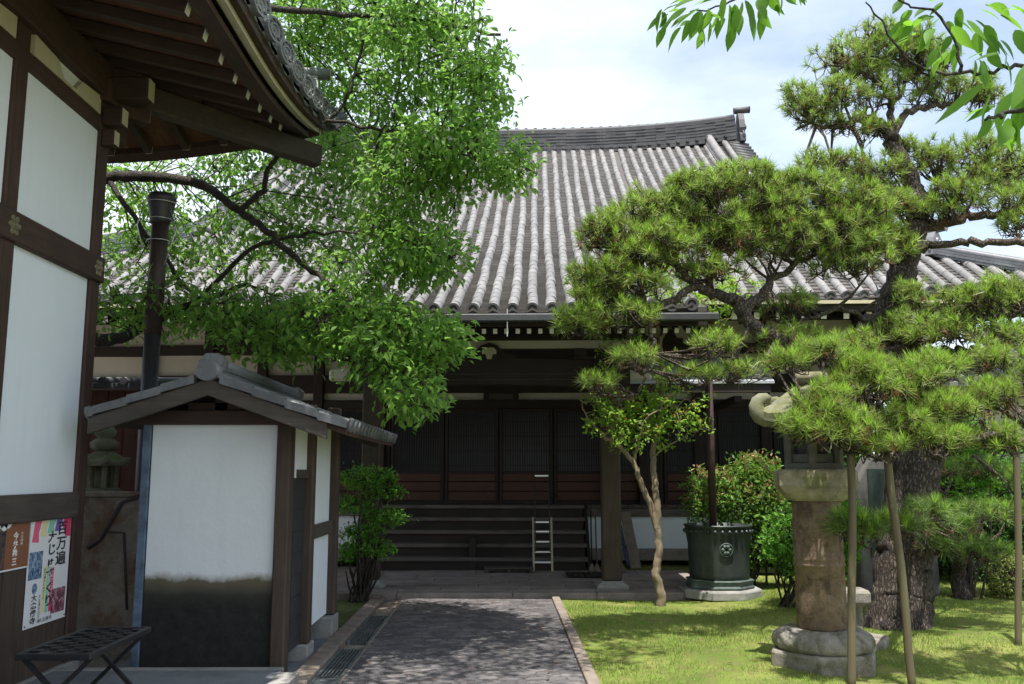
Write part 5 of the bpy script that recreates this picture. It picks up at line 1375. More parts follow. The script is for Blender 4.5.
def limbs(m, LB, sub=6, jit=.012, n=9, rj=.12, mat=0):
    """LB: list of (points, r0, r1); points Vector or (px,py,Y). returns skeleton samples"""
    sk = []
    for pts, r0, r1 in LB:
        W = [p if isinstance(p, Vector) else at(*p) for p in pts]
        c = catmull(W, sub, jit); rr = [r0 + (r1 - r0) * (i / (len(c) - 1)) ** .8 for i in range(len(c))]
        m.tube(c, rr, n, mat, jit=rj); sk += [tuple(p) for p in c[2:]]
    return np.array(sk)

# ---------------- broadleaf tree behind the gatehouse, its crown reaching over the path
T1 = empty('broadleaf_tree', (-5.0, 10.0, 0), 'leafy green tree spreading over the gate wing, limbs rising behind the gatehouse', 'tree')
tm = MB()
base = Vector((-5.0, 9.9, -.05)); fork = Vector((-4.75, 9.8, 2.6))
limbs(tm, [([base, Vector((-4.95, 9.85, 1.0)), Vector((-4.8, 9.8, 1.9)), fork], .24, .17)], jit=.02)
tm.build('trunk', MT['dark_bark'], T1)
bmesh_ = MB()
def PV(*a): return at(*a)
sk1 = limbs(bmesh_, [
    ([fork, (60, 330, 9.6), (107, 341, 9.5), (150, 322, 9.4), (200, 300, 9.3), (250, 285, 9.0)], .11, .02),
    ([fork, (50, 210, 9.6), (107, 178, 9.6), (160, 177, 9.5), (205, 188, 9.4), (240, 212, 9.2), (268, 232, 9.0), (300, 262, 8.7), (335, 290, 8.5), (370, 335, 8.3), (400, 370, 8.1)], .085, .010),
    ([(240, 212, 9.2), (262, 190, 9.1), (270, 165, 9.0), (285, 150, 9.0), (315, 125, 8.9), (345, 122, 8.8), (400, 135, 8.6), (450, 152, 8.4), (500, 165, 8.3), (535, 172, 8.2)], .035, .006),
    ([(315, 125, 8.9), (338, 112, 9.0), (352, 85, 9.0), (360, 50, 9.0), (372, 15, 9.0), (370, -60, 9.0)], .026, .008),
    ([fork, (20, 120, 9.9), (60, 20, 10.2), (150, -60, 10.4), (260, -120, 10.2)], .13, .03),
    ([(150, -60, 10.4), (210, -10, 10.0), (262, 22, 9.8), (300, 40, 9.6)], .04, .012),
    ([(260, -120, 10.2), (330, -70, 9.6), (400, -20, 9.2), (450, 30, 8.9), (480, 70, 8.7)], .04, .01),
    ([(200, 300, 9.3), (250, 250, 9.2), (300, 235, 9.0), (350, 232, 8.8), (410, 245, 8.6)], .03, .008),
    ([(107, 178, 9.6), (150, 240, 9.3), (190, 290, 9.1), (230, 315, 9.0)], .035, .01),
    ([Vector((-4.8, 9.8, 3.2)), Vector((-4.0, 8.2, 4.6)), Vector((-3.0, 7.2, 5.6)), Vector((-1.8, 6.6, 6.2)), Vector((-.6, 6.4, 6.5))], .11, .02),
    ([Vector((-3.0, 7.2, 5.6)), Vector((-2.4, 8.3, 6.1)), Vector((-1.2, 8.8, 6.3)), Vector((0, 9.0, 6.2))], .05, .015),
])
pads1 = [  # px, py, rx, ry, Y, weight
    (130, 200, 45, 45, 9.6, 1.2), (200, 200, 60, 60, 9.3, 1.4), (140, 255, 45, 30, 9.5, .55), (210, 262, 50, 25, 9.2, .5), (230, 130, 50, 45, 9.4, 1.5),
    (300, 195, 70, 55, 9.0, 1.7), (290, 245, 55, 20, 8.9, .7), (375, 260, 60, 42, 8.6, 1.6), (350, 315, 70, 30, 8.5, 1.7), (390, 350, 50, 45, 8.2, 1.8),
    (410, 395, 30, 28, 8.1, .7), (430, 340, 40, 28, 8.3, 1.2), (350, 130, 70, 50, 8.9, 2.4), (400, 190, 75, 50, 8.6, 2.6), (450, 150, 50, 40, 8.4, 1.6),
    (505, 165, 35, 18, 8.2, .8), (430, 255, 40, 25, 8.4, 1.0), (300, 60, 70, 50, 9.3, 2.4), (400, 60, 70, 60, 8.9, 3.0), (470, 100, 45, 40, 8.6, 1.5),
    (350, 0, 80, 50, 9.2, 2.4), (430, 10, 50, 40, 9.0, 1.4), (290, -30, 60, 40, 9.8, 1.0), (170, 310, 55, 30, 9.2, .9), (250, 315, 60, 30, 8.9, 1.3), (115, 310, 30, 30, 9.4, .4),
    (480, 60, 30, 25, 8.7, .6), (300, 345, 60, 18, 8.6, .8)]
Q1, pc = [], []
for (px, py, rx_, ry_, Yd, wgt) in pads1:
    c = np.array(at(px, py, Yd)); n = int(118 * wgt); b = ball(n, .1)
    Q1.append(c + b * np.array([rx_ / F * Yd, .75, ry_ / F * Yd * 1.02]))
# crown overhead, out of the picture, that shades the path and the forecourt
for (x, y, z, rx_, ry_, rz_2, n) in ((-2.6, 7.0, 6.0, 1.5, 1.2, .6, 230), (-1.0, 6.3, 6.6, 1.5, 1.2, .55, 430), (-.2, 7.6, 7.2, 1.2, 1.0, .4, 260), (.5, 6.6, 6.8, .9, 1.0, .4, 170), (-2.4, 5.0, 6.1, 1.6, 1.2, .5, 300)):
    Q1.append(np.array([x, y, z]) + ball(n, .2) * np.array([rx_, ry_, rz_2]))
Q1 = np.concatenate(Q1)
kk = (Q1[:, 0] < -1.3) & (Q1[:, 1] < 9.85) & (Q1[:, 1] > 7.9) & (Q1[:, 2] > 3.6) & (Q1[:, 2] < 6.2)      # keep the foliage clear of the gatehouse eave
fac = (9.95 + rng.uniform(0, .9, kk.sum())) / Q1[kk, 1]
Q1[kk] = (Q1[kk] - np.array([0, 0, 1.6])) * fac[:, None] + np.array([0, 0, 1.6])
Q1 = Q1[~((Q1[:, 0] < -1.4) & (Q1[:, 1] < 8.6) & (Q1[:, 2] < 6.0) & (Q1[:, 2] > 3.6))]
# fine branches: cluster heads joined to the limbs, twigs joined to the heads
def grow(Q, sk, head_every, acc, rh=(.010, .005), rt=(.0055, .0022), sag=.15, reach=1.15):
    heads = Q[::head_every]
    i = nearest(heads, sk); hk = np.linalg.norm(heads - sk[i], axis=1) < reach; twigs(acc, sk[i][hk], heads[hk], rh[0], rh[1], sag)
    mids = sk[i] * .45 + heads * .55
    sk2 = np.concatenate([heads, mids, sk]); j = nearest(Q, sk2); A = sk2[j]
    dd_ = np.linalg.norm(Q - A, axis=1); k = (dd_ > .02) & (dd_ < .75)
    twigs(acc, A[k], Q[k], rt[0], rt[1], sag)
    return A
acc = []
A1 = grow(Q1, sk1, 9, acc)
BR = bmesh_.build('branches', MT['dark_bark'], T1)
join_acc(acc, 'twigs', MT['dark_bark'], BR)
def leafcloud(name, Q, A, per, ln, wd, mat, parent, droop=.5, spread=.14, flat=.8):
    n = len(Q) * per; q = np.repeat(Q, per, 0); a = np.repeat(A, per, 0); d = nrm(q - a + 1e-4)
    t = rng.uniform(-.35, .12, n)[:, None] * np.minimum(np.linalg.norm(q - a, axis=1, keepdims=True), .5)
    Pn = q + d * t + rng.normal(size=(n, 3)) * spread * np.array([1, 1, .7])
    D = nrm(d * .6 + rng.normal(size=(n, 3)) * .75) ; D[:, 2] -= droop; D = nrm(D)
    Nn = rng.normal(size=(n, 3)) * (1 - flat) * 1.4; Nn[:, 2] += 1
    L_ = ln * rng.uniform(.45, 1.2, n)
    return leaves(name, Pn, D, nrm(Nn), L_, L_ * wd, mat, parent)
leafcloud('crown', Q1, A1, 7, .098, .46, MT['leaf_broad'], T1, .45, .075, .68)

# ---------------- near tree whose tips hang into the top right
T2 = empty('overhanging_tree', (3.6, -2.2, 0), 'near leafy branch hanging in from above with large bright oval leaves', 'tree')
m = MB(); limbs(m, [([Vector((3.6, -2.2, -.05)), Vector((3.55, -2.1, 1.5)), Vector((3.3, -1.8, 3.0))], .2, .13)], jit=.02); m.build('trunk', MT['dark_bark'], T2)
m = MB(); f2 = Vector((3.3, -1.8, 3.0))
TW = [([f2, Vector((3.0, .2, 3.7)), Vector((2.5, 1.8, 3.45)), (1110, 45, 2.65)], .07, .016), ([(1110, 45, 2.65), (1060, 58, 2.6), (1010, 68, 2.55), (960, 74, 2.5), (912, 62, 2.5), (880, 20, 2.5), (866, 2, 2.5)], .009, .002),
      ([Vector((3.0, .2, 3.7)), Vector((2.1, 2.2, 4.2)), (880, -90, 3.7)], .04, .016), ([(880, -90, 3.7), (830, -40, 3.5), (780, -18, 3.4), (730, 2, 3.3), (690, 12, 3.3)], .010, .0025),
      ([(1060, 55, 2.6), (1045, 100, 2.1), (1015, 110, 2.0), (985, 120, 1.95)], .012, .003),
      ([(960, 72, 2.5), (945, 20, 2.5), (905, 5, 2.5), (890, -10, 2.5)], .006, .002),
      ([Vector((3.0, .2, 3.7)), Vector((2.4, 2.8, 4.6)), (1000, -80, 3.2), (960, -20, 2.9)], .03, .004)]
limbs(m, TW, jit=.004, n=7); m.build('branches', MT['dark_bark'], T2)
NL = []   # px, py, Y, dir in picture (dx, dy down), length in px
def nl(px, py, Yd, dx, dy, ln): NL.append((px, py, Yd, dx, dy, ln))
for (x, y, dx, dy, l) in ((700, 8, -.9, .5, 38), (712, 12, -.6, .8, 34), (690, 14, -1, .6, 36), (720, 10, -.2, 1, 38), (672, 20, -.8, .9, 30), (735, 5, .1, 1, 42), (745, 0, .5, 1, 40), (757, 0, .2, 1, 30), (700, 20, -.5, 1, 36), (725, 18, -.5, 1, 40),
        (680, 5, -1, .2, 28), (770, -8, .4, 1, 30), (780, -10, .1, 1, 28), (795, -12, .6, 1, 26), (715, 0, -1, 0, 30), (688, 22, -.2, 1, 34), (740, 14, -.1, 1, 36), (665, 12, -.3, 1, 26), (710, 22, .1, 1, 30), (800, -15, 0, 1, 26)):
    nl(x, y, 3.3, dx, dy, l)
for (x, y, dx, dy, l) in ((905, 25, -.5, .7, 30), (915, 35, -1, .3, 34), (925, 30, -.3, 1, 44), (935, 40, .2, 1, 46), (950, 30, .5, 1, 42), (960, 40, -.2, 1, 40), (975, 20, 1, .8, 50), (985, 25, .6, 1, 44), (1000, 15, .8, .6, 40), (945, 15, -.8, .6, 34),
        (930, 8, -.9, .3, 30), (985, 5, .9, .2, 44), (1010, 5, .9, .5, 40), (912, 10, -.6, .9, 26), (1000, 40, .7, .8, 36), (960, 8, .1, 1, 32), (975, 60, -.1, 1, 30), (1005, 60, .5, 1, 34), (1015, 30, .3, 1, 40), (940, 60, -.4, 1, 28)):
    nl(x, y, 2.5, dx, dy, l)
for (x, y, dx, dy, l) in ((1024, 88, -.2, 1, 70), (1012, 92, -.5, 1, 62), (995, 105, -.8, .3, 40), (1000, 100, -.2, 1, 66), (1020, 110, -.1, 1, 58), (990, 115, -.5, 1, 56), (1035, 95, .1, 1, 60), (1008, 118, .2, 1, 52), (985, 52, -1, .2, 34), (1030, 70, -.6, 1, 60), (1040, 60, -.9, .5, 50)):
    nl(x, y, 2.0, dx, dy, l)
cam_r = Vector((1, 0, 0)); cam_u = Vector((0, -.14, .99)); cam_f = Vector((0, .99, .14))
Pn, D, Nn, LL = [], [], [], []
for (px, py, Yd, dx, dy, l) in NL:
    d = (cam_r * dx - cam_u * dy + cam_f * random.uniform(-.5, .4)).normalized(); Pn.append(at(px, py, Yd + random.uniform(-.12, .12))); D.append(d)
    Nn.append(Vector((random.uniform(-.8, .8), -random.uniform(.1, .9), random.uniform(.2, 1)))); LL.append(l / F * Yd)
def fine_leaves(name, Pn, D, Nn, LL, ratio, mat, parent):
    V, Fq = [], []; K = 12
    for p, d, n_, l in zip(Pn, D, Nn, LL):
        sv = d.cross(n_).normalized(); u_ = sv.cross(d); b = len(V); wv = random.uniform(-.1, .1); cu_ = random.uniform(.05, .3)
        for k in range(K + 1):
            t = k / K; w_ = ratio * l * .5 * (math.sin(math.pi * min(1, t * 1.0) ** .8) ** .75) * (1 - t ** 5 * .6); c = p + d * (l * t) - u_ * (cu_ * l * t * t) + sv * (wv * l * math.sin(math.pi * t))
            if k == K: w_ = 0.0004
            if k == 0: w_ = .0006
            e_ = .0 if k % 2 else .05
            V += [tuple(c + sv * w_ * (1 - e_) + u_ * w_ * .22), tuple(c), tuple(c - sv * w_ * (1 - e_) + u_ * w_ * .22)]
        for k in range(K): a = b + k * 3; Fq += [(a, a + 1, a + 4, a + 3), (a + 1, a + 2, a + 5, a + 4)]
    return raw_mesh(name, V, Fq, [mat], parent, smooth=True)
Pn2, D2, N2, L2 = [], [], [], []
for p, d, n_, l in zip(Pn, D, Nn, LL):
    for q in range(3 if p.y > 2.3 else 2):
        Pn2.append(p + Vector((random.gauss(0, .3), random.gauss(0, .5), random.gauss(0, .18))) * l * (q > 0)); D2.append((d + Vector((random.gauss(0, .35), random.gauss(0, .35), random.gauss(0, .25))) * (q > 0)).normalized()); N2.append(n_ + Vector((random.gauss(0, .4), random.gauss(0, .4), 0)) * (q > 0)); L2.append(l * random.uniform(.55, .88))
fine_leaves('crown', Pn2, D2, N2, L2, .42, MT['leaf_near'], T2)
# the rest of its crown is overhead and behind the viewer; it throws the dapples in front
Q2 = np.concatenate([np.array(c) + ball(n, .2) * np.array(r) for c, r, n in (((2.6, 2.0, 6.2), (1.6, 1.3, .7), 120), ((0.2, 3.4, 6.6), (1.5, 1.3, .5), 200), ((3.6, 4.6, 7.4), (1.2, 1.0, .5), 60), ((4.6, 1.2, 6.0), (1.8, 1.5, .8), 80), ((-1.0, 1.5, 6.4), (1.8, 1.5, .7), 220), ((-3.2, 2.6, 6.9), (1.4, 1.6, .5), 180))])
m = MB(); sk2 = limbs(m, [([f2, Vector((3.2, -.6, 4.4)), Vector((2.8, 1.4, 5.8)), Vector((3.4, 3.6, 6.9)), Vector((3.7, 4.6, 7.3))], .1, .02), ([f2, Vector((1.6, .2, 5.0)), Vector((.4, 2.2, 6.2)), Vector((.1, 3.6, 6.6))], .09, .02),
    ([f2, Vector((4.2, 0, 5.0)), Vector((4.7, 1.6, 6.0))], .08, .02), ([Vector((1.6, .2, 5.0)), Vector((-.6, 1.2, 6.1)), Vector((-2.4, 2.2, 6.8)), Vector((-3.2, 2.6, 6.9))], .07, .02)])
acc = []; A2 = grow(Q2, sk2, 9, acc); m.build('limbs', MT['dark_bark'], T2); join_acc(acc, 'twigs', MT['dark_bark'], T2)
leafcloud('crown', Q2, A2, 6, .12, .45, MT['leaf_near'], T2, .5, .12, .7)

# ---------------- pines
def pine_pads(pads, per=100, flat=True):
    """returns tuft tips, axes, weights. pads: (px,py,rx,ry,Y,weight[,depth])"""
    Q, Ax = [], []
    for p in pads:
        px, py, rx_, ry_, Yd, wgt = p[:6]; dep = p[6] if len(p) > 6 else rx_ * .9 / F * Yd
        c = np.array(at(px, py, Yd)); n = int(per * wgt); b = ball(n, .35)
        b[:, 2] = np.where(b[:, 2] < -.45, -b[:, 2] * .6, b[:, 2])        # few tufts hang below a pad
        rr = np.array([rx_ / F * Yd, dep, ry_ / F * Yd * 1.25])
        # lumpy outline: several sub-clumps
        k = max(3, int(7 * wgt)); cc = ball(k, .5) * .72; cc[:, 2] = np.abs(cc[:, 2]) * .8 - .1; j = rng.integers(0, k, n)
        b = cc[j] * .66 + b * .70
        Q.append(c + b * rr); out = b * np.array([1, 1, .8]); out[:, 2] += .75; Ax.append(out + rng.normal(size=(n, 3)) * .42)
    return np.concatenate(Q), nrm(np.concatenate(Ax))
def pine_crown(nm, Q, Ax, sk, par, BRm, ln=.10, k=36, wd=.0042, dark=None, head=10, mat='needle', newf=.62):
    acc = []
    starts = Q - Ax * .12
    grow(starts, sk, head, acc, rh=(.022, .010), rt=(.009, .004), sag=-.05, reach=.7)
    twigs(acc, starts, Q, .005, .004, 0)
    join_acc(acc, 'twigs', MT['pine_branch'], BRm)
    n = len(Q); L_ = ln * rng.uniform(.6, 1.2, n)
    sel = rng.uniform(size=n) < .09
    needles(nm, Q[~sel], Ax[~sel], L_[~sel], MT[mat], par, k, 1.0, wd, .45, 1.5)
    up = nrm(Ax * .5 + np.array([0, 0, 1.0]) + rng.normal(size=Ax.shape) * .15)
    nw = (rng.uniform(size=n) < newf)
    if nw.any(): needles('new_shoots', Q[nw] + up[nw] * .02, up[nw], L_[nw] * .72, MT['needle_new'], par, max(10, int(k * .75)), 1.0, wd * 1.05, .05, .75)
    if sel.any(): needles('dry_needles', Q[sel] - np.array([0, 0, .05]), Ax[sel], L_[sel] * .8, MT['needle_dead'], par, k // 2, 1.2, wd)
    return

PN = empty('large_pine', (4.35, 9.9, 0), 'large old pine with thick scaly trunk and layered needle pads, right of the lantern', 'pine tree')
tb = atz(903, 627, 0)
m = MB()
trunk_pts = [Vector((tb.x - .02, tb.y + .05, -.1)), (902, 600, 9.75), (903, 560, 9.8), (906, 520, 9.85), (916, 470, 9.9), (921, 430, 9.95), (915, 390, 10.0), (905, 350, 10.0), (893, 315, 10.0), (900, 285, 10.0), (907, 255, 10.0), (916, 225, 10.0), (918, 200, 10.0), (906, 170, 10.0), (893, 145, 10.0), (886, 130, 10.0)]
W = catmull([p if isinstance(p, Vector) else at(*p) for p in trunk_pts], 6, .012)
rad = np.interp(np.linspace(0, 1, len(W)), [0, .05, .2, .4, .5, .65, .8, 1], [.40, .31, .27, .25, .20, .15, .11, .07])
m.tube(W, list(rad), 20, jit=.13); m.build('trunk', MT['pine_bark'], PN)
m = MB()
skp = limbs(m, [
    ([(893, 315, 10.0), (868, 318, 9.7), (858, 335, 9.4), (852, 352, 9.2), (842, 370, 9.0)], .06, .02),
    ([(905, 350, 10.0), (870, 362, 9.6), (820, 352, 9.3), (780, 340, 9.2), (757, 330, 9.15), (742, 312, 9.1), (733, 298, 9.1), (710, 292, 9.05), (695, 285, 9.0), (672, 262, 9.0), (640, 250, 9.0), (610, 245, 9.0)], .12, .025),
    ([(742, 312, 9.1), (762, 296, 9.2), (772, 280, 9.3), (800, 262, 9.4), (840, 245, 9.5)], .07, .02),
    ([(695, 285, 9.0), (670, 302, 8.9), (645, 310, 8.8), (630, 318, 8.8), (605, 325, 8.8), (580, 335, 8.8)], .045, .012),
    ([(710, 292, 9.05), (715, 250, 9.0), (735, 225, 9.0), (760, 205, 9.0)], .045, .015),
    ([(672, 262, 9.0), (690, 230, 9.0), (715, 205, 9.0)], .03, .01),
    ([(645, 310, 8.8), (655, 340, 8.7), (650, 372, 8.6), (635, 395, 8.6)], .025, .01),
    ([(886, 130, 10.0), (870, 118, 10.0), (850, 122, 9.9), (832, 128, 9.8), (812, 122, 9.7)], .07, .015),
    ([(886, 130, 10.0), (892, 105, 10.1), (880, 85, 10.1), (862, 70, 10.0), (845, 62, 10.0)], .05, .012),
    ([(893, 140, 10.0), (905, 115, 10.1), (930, 108, 10.2), (955, 105, 10.3), (975, 100, 10.4)], .06, .012),
    ([(892, 105, 10.1), (910, 80, 10.1), (935, 62, 10.2)], .03, .01),
    ([(916, 225, 10.0), (950, 222, 9.9), (975, 216, 9.8), (1005, 212, 9.7), (1050, 215, 9.6)], .075, .03),
    ([(908, 246, 10.0), (940, 244, 9.8), (980, 242, 9.6), (1035, 243, 9.4), (1080, 240, 9.3)], .05, .035),
    ([(918, 200, 10.0), (935, 190, 10.1), (965, 180, 10.2), (1000, 172, 10.2)], .05, .015),
    ([(905, 350, 10.0), (930, 340, 9.4), (965, 325, 9.0), (1010, 315, 8.8), (1060, 320, 8.6)], .07, .02),
    ([(915, 390, 10.0), (912, 400, 9.0), (895, 428, 8.0), (870, 440, 7.3), (845, 435, 7.0), (815, 428, 6.9)], .085, .02),
    ([(895, 428, 8.0), (920, 430, 7.4), (960, 432, 7.1), (1010, 440, 7.0), (1060, 440, 7.0)], .05, .02),
    ([(905, 350, 10.0), (880, 330, 9.7), (845, 310, 9.5), (800, 320, 9.4)], .05, .015),
], jit=.018, n=8, rj=.2)
padsp = [
    (640, 262, 46, 22, 8.9, .8), (715, 272, 40, 16, 9.0, .6), (600, 300, 34, 16, 8.8, .5), (745, 235, 40, 24, 9.1, .8), (690, 225, 60, 26, 9.0, 1.0), (760, 220, 60, 30, 9.2, 1.3), (820, 235, 55, 34, 9.4, 1.4), (870, 235, 34, 34, 9.6, .9), (905, 150, 20, 10, 10.1, .25), (870, 130, 34, 12, 10.0, .4), (905, 60, 40, 16, 10.1, .6), (880, 78, 40, 16, 10.1, .6), (985, 185, 50, 24, 10.1, .9), (940, 215, 40, 16, 9.8, .6), 
    # left mass
    (700, 195, 50, 26, 9.0, 1.1), (745, 190, 50, 30, 9.1, 1.2), (800, 195, 55, 34, 9.3, 1.7), (850, 215, 50, 36, 9.5, 1.7), (650, 215, 50, 26, 9.0, 1.1), (615, 240, 45, 28, 8.9, 1.1), (660, 250, 50, 26, 8.9, 1.0),
    (720, 245, 55, 28, 9.0, 1.2), (785, 245, 60, 34, 9.2, 1.7), (850, 262, 52, 30, 9.4, 1.4), (600, 280, 42, 24, 8.8, .9), (645, 285, 42, 18, 8.8, .55), (580, 325, 34, 20, 8.7, .6), (625, 320, 40, 20, 8.7, .6), (830, 165, 40, 14, 9.4, .6),
    # hanging darker sprays
    (705, 345, 40, 12, 8.6, .3), (640, 360, 34, 12, 8.5, .3), (600, 385, 26, 10, 8.5, .2), (785, 345, 55, 20, 9.3, .8), (845, 355, 45, 22, 9.0, .8), (740, 372, 42, 12, 8.9, .35), (690, 376, 34, 8, 8.6, .2), (800, 305, 50, 14, 9.4, .5),
    # top
    (850, 62, 40, 22, 10.0, 1.0), (890, 52, 42, 20, 10.1, 1.0), (930, 68, 36, 18, 10.2, .7), (835, 98, 34, 18, 9.8, .7), (808, 112, 32, 22, 9.7, .8), (800, 95, 24, 14, 9.8, .4), (870, 40, 36, 14, 10.1, .5), (915, 45, 34, 12, 10.2, .4), (865, 98, 34, 14, 10.0, .5), (925, 92, 42, 20, 10.2, .9), (960, 92, 36, 22, 10.4, .8), (985, 100, 25, 16, 10.4, .4), (835, 128, 35, 12, 9.8, .4),
    # right
    (885, 178, 42, 26, 9.9, 1.0), (930, 165, 45, 22, 10.1, 1.0), (975, 160, 50, 26, 10.2, 1.1), (1015, 175, 40, 28, 10.2, .9), (900, 210, 35, 22, 9.8, .8), (955, 200, 50, 20, 9.9, 1.0), (1010, 205, 40, 20, 9.7, .8), (890, 245, 28, 26, 9.8, .6), (1020, 228, 30, 16, 9.6, .4),
    (905, 300, 34, 22, 9.6, .6), (960, 305, 50, 20, 9.0, .9), (1010, 300, 45, 24, 8.8, .9), (950, 335, 45, 20, 9.0, .8), (1005, 345, 45, 22, 8.7, .9), (900, 335, 36, 20, 9.5, .6), (935, 365, 36, 14, 9.2, .4)]
padsp = [(px, py, rx_ * (1.12 if py < 140 else 1), ry_ * (1.1 if py < 140 else 1), Yd, w_ * (.72 if py < 140 or px > 900 else 1)) for px, py, rx_, ry_, Yd, w_ in padsp]
Qp, Ap = pine_pads(padsp, 126)
PB_ = m.build('branches', MT['pine_branch'], PN)
pine_crown('crown', Qp, Ap, skp, PN, PB_, ln=.135, k=22, wd=.0085)
padf = [(815, 420, 32, 16, 6.9, .5), (802, 428, 24, 15, 6.85, .4), (835, 438, 36, 13, 6.8, .45), (820, 405, 34, 22, 6.9, .7), (860, 392, 42, 26, 7.1, 1.1), (905, 388, 45, 24, 7.2, 1.1), (850, 430, 42, 18, 6.9, .8), (900, 425, 48, 24, 7.1, 1.1), (945, 415, 45, 24, 7.2, 1.1), (940, 445, 40, 16, 7.0, .6), (1000, 400, 40, 24, 7.3, .8), (1005, 440, 34, 18, 7.1, .5), (880, 450, 42, 10, 6.9, .4), (990, 365, 40, 16, 7.6, .5), (822, 356, 36, 18, 7.3, .55), (790, 362, 28, 12, 7.2, .3), (850, 372, 42, 20, 7.2, .7), (925, 372, 45, 18, 7.4, .7), (1035, 380, 30, 30, 7.3, .5)]
Qf, Af = pine_pads(padf, 100)
pine_crown('crown', Qf, Af, skp, PN, PB_, ln=.122, k=28, wd=.0062, head=8)
# young pine with thin sprays in front of the big trunk
yb = atz(962, 598, 0)
YP = empty('young_pine', (yb.x, yb.y, 0), 'young low pine with sparse long-needled sprays reaching across the big trunk', 'pine tree')
m = MB(); limbs(m, [([Vector((yb.x, yb.y, -.05)), (958, 575, yb.y), (962, 555, yb.y - .3)], .13, .06)], n=12); m.build('trunk', MT['pine_bark'], YP)
m = MB(); yd = yb.y - .3
sky_ = limbs(m, [([(962, 555, yd), (950, 535, yd - 1), (940, 520, yd - 1.6), (900, 526, yd - 3.4), (850, 534, yd - 4.3)], .03, .01), ([(962, 555, yd), (975, 520, yd - .8), (1000, 515, yd - 1.2), (1040, 520, yd - 1.2)], .03, .01),
    ([(950, 535, yd - 1), (945, 500, yd - .5), (932, 470, yd - .4)], .03, .012), ([(945, 500, yd - .5), (955, 470, yd - .4), (975, 455, yd - .4)], .02, .01), ([(940, 520, yd - 1.6), (965, 538, yd - 1.6), (985, 545, yd - 1.6)], .02, .01)])
YB_ = m.build('branches', MT['pine_branch'], YP)
pady = [(858, 530, 30, 14, yd - 4.3, .7), (900, 528, 30, 12, yd - 3.6, .5), (925, 515, 34, 14, yd - 2.6, .7), (940, 548, 30, 12, yd - 2.2, .5), (975, 552, 30, 14, yd - 2, .6), (985, 515, 34, 14, yd - 1.4, .6), (960, 530, 26, 10, yd - 2.4, .4), (1015, 515, 28, 12, yd - 1.2, .35), (945, 470, 32, 14, yd - .4, .4), (980, 470, 30, 12, yd - .4, .4), (1010, 480, 28, 12, yd - .6, .3)]
Qy, Ay = pine_pads(pady, 60); pine_crown('crown', Qy, Ay, sky_, YP, YB_, ln=.17, k=36, wd=.005, mat='needle_dark', head=6, newf=.35)

# wooden props holding the long pine limb
def prop(x0, x1, y_top, lab, rad=.031):
    Yd = 7.0 if x0 < 1000 else 8.5
    a = at(x0, y_top, Yd); zb_ = 0
    b_ = at(x1, 684, Yd - .0); dirv = (b_ - a).normalized(); t = (a.z + .05) / -dirv.z; g_ = a + dirv * t
    o = empty('wooden_prop', (g_.x, g_.y, 0), lab, 'prop', 'wooden props under the pine limbs')
    MB().tube(catmull([g_, (a + g_) / 2 + Vector((.01, 0, 0)), a], 5, .003), rad, 12, jit=.05).build('post', MT['prop_wood'], o)
    r_ = MB(); [r_.tube([a + Vector((math.cos(t_) * .055, math.sin(t_) * .055, -.03 - q * .012)) for t_ in np.linspace(0, 6.28, 12)], .006, 5, cap=False) for q in range(4)]; r_.build('rope', MT['hall_dark_x'], o)
prop(851, 851.5, 445, 'upright wooden prop just right of the tall lantern shaft')
prop(885, 912, 442, 'slanting wooden prop crossing in front of the big pine trunk')
prop(1016, 1019, 440, 'short wooden prop at the far right beside the clipped round bush')

# ---------------- crepe myrtle on the lawn
mb_ = atz(661, 605, 0)
CM = empty('crepe_myrtle', (mb_.x, mb_.y, 0), 'slender smooth tan forked trunk with fresh yellow-green leaves by the urn', 'small tree')
Ym = mb_.y
m = MB(); limbs(m, [([Vector((mb_.x, Ym, -.04)), (660, 590, Ym), (656, 572, Ym), (659, 552, Ym), (657, 530, Ym), (650, 505, Ym), (640, 480, Ym), (632, 460, Ym), (618, 445, Ym), (605, 438, Ym)], .062, .024), ([(657, 530, Ym), (657, 505, Ym), (654, 480, Ym + .05), (653, 455, Ym + .08), (658, 420, Ym + .1), (662, 385, Ym + .1), (660, 340, Ym + .1)], .046, .03),
    ([(632, 462, Ym), (637, 450, Ym), (638, 440, Ym - .1)], .028, .016)], n=12, jit=.006, rj=.06); m.build('trunk', MT['myrtle_bark'], CM)
m = MB(); skm = limbs(m, [([(605, 438, Ym), (590, 420, Ym), (580, 400, Ym)], .02, .006), ([(638, 440, Ym - .1), (650, 415, Ym - .2), (690, 400, Ym - .2)], .015, .005), ([(660, 340, Ym + .1), (680, 315, Ym), (705, 300, Ym), (740, 280, Ym), (770, 262, Ym)], .03, .006),
    ([(660, 340, Ym + .1), (655, 300, Ym), (672, 270, Ym)], .02, .006), ([(662, 385, Ym + .1), (640, 360, Ym), (625, 340, Ym)], .02, .006), ([(653, 455, Ym), (680, 440, Ym), (705, 425, Ym - .1)], .015, .005), ([(680, 315, Ym), (700, 322, Ym), (735, 318, Ym)], .012, .005), ([(605, 438, Ym), (620, 415, Ym - .1), (640, 390, Ym - .1)], .02, .006)], n=6)
MBR = m.build('branches', MT['myrtle_bark'], CM)
pm = [(600, 425, 28, 16, .8), (635, 425, 30, 20, 1.0), (670, 425, 28, 20, .9), (650, 400, 40, 16, .8), (610, 400, 22, 14, .5), (700, 425, 18, 10, .3), (640, 445, 30, 10, .5), (680, 300, 32, 18, .9), (715, 295, 32, 16, .7), (745, 290, 26, 12, .35), (665, 275, 24, 14, .5), (700, 318, 36, 12, .5), (620, 350, 24, 16, .5), (655, 310, 24, 18, .6), (665, 385, 24, 12, .3), (600, 375, 18, 14, .25)]
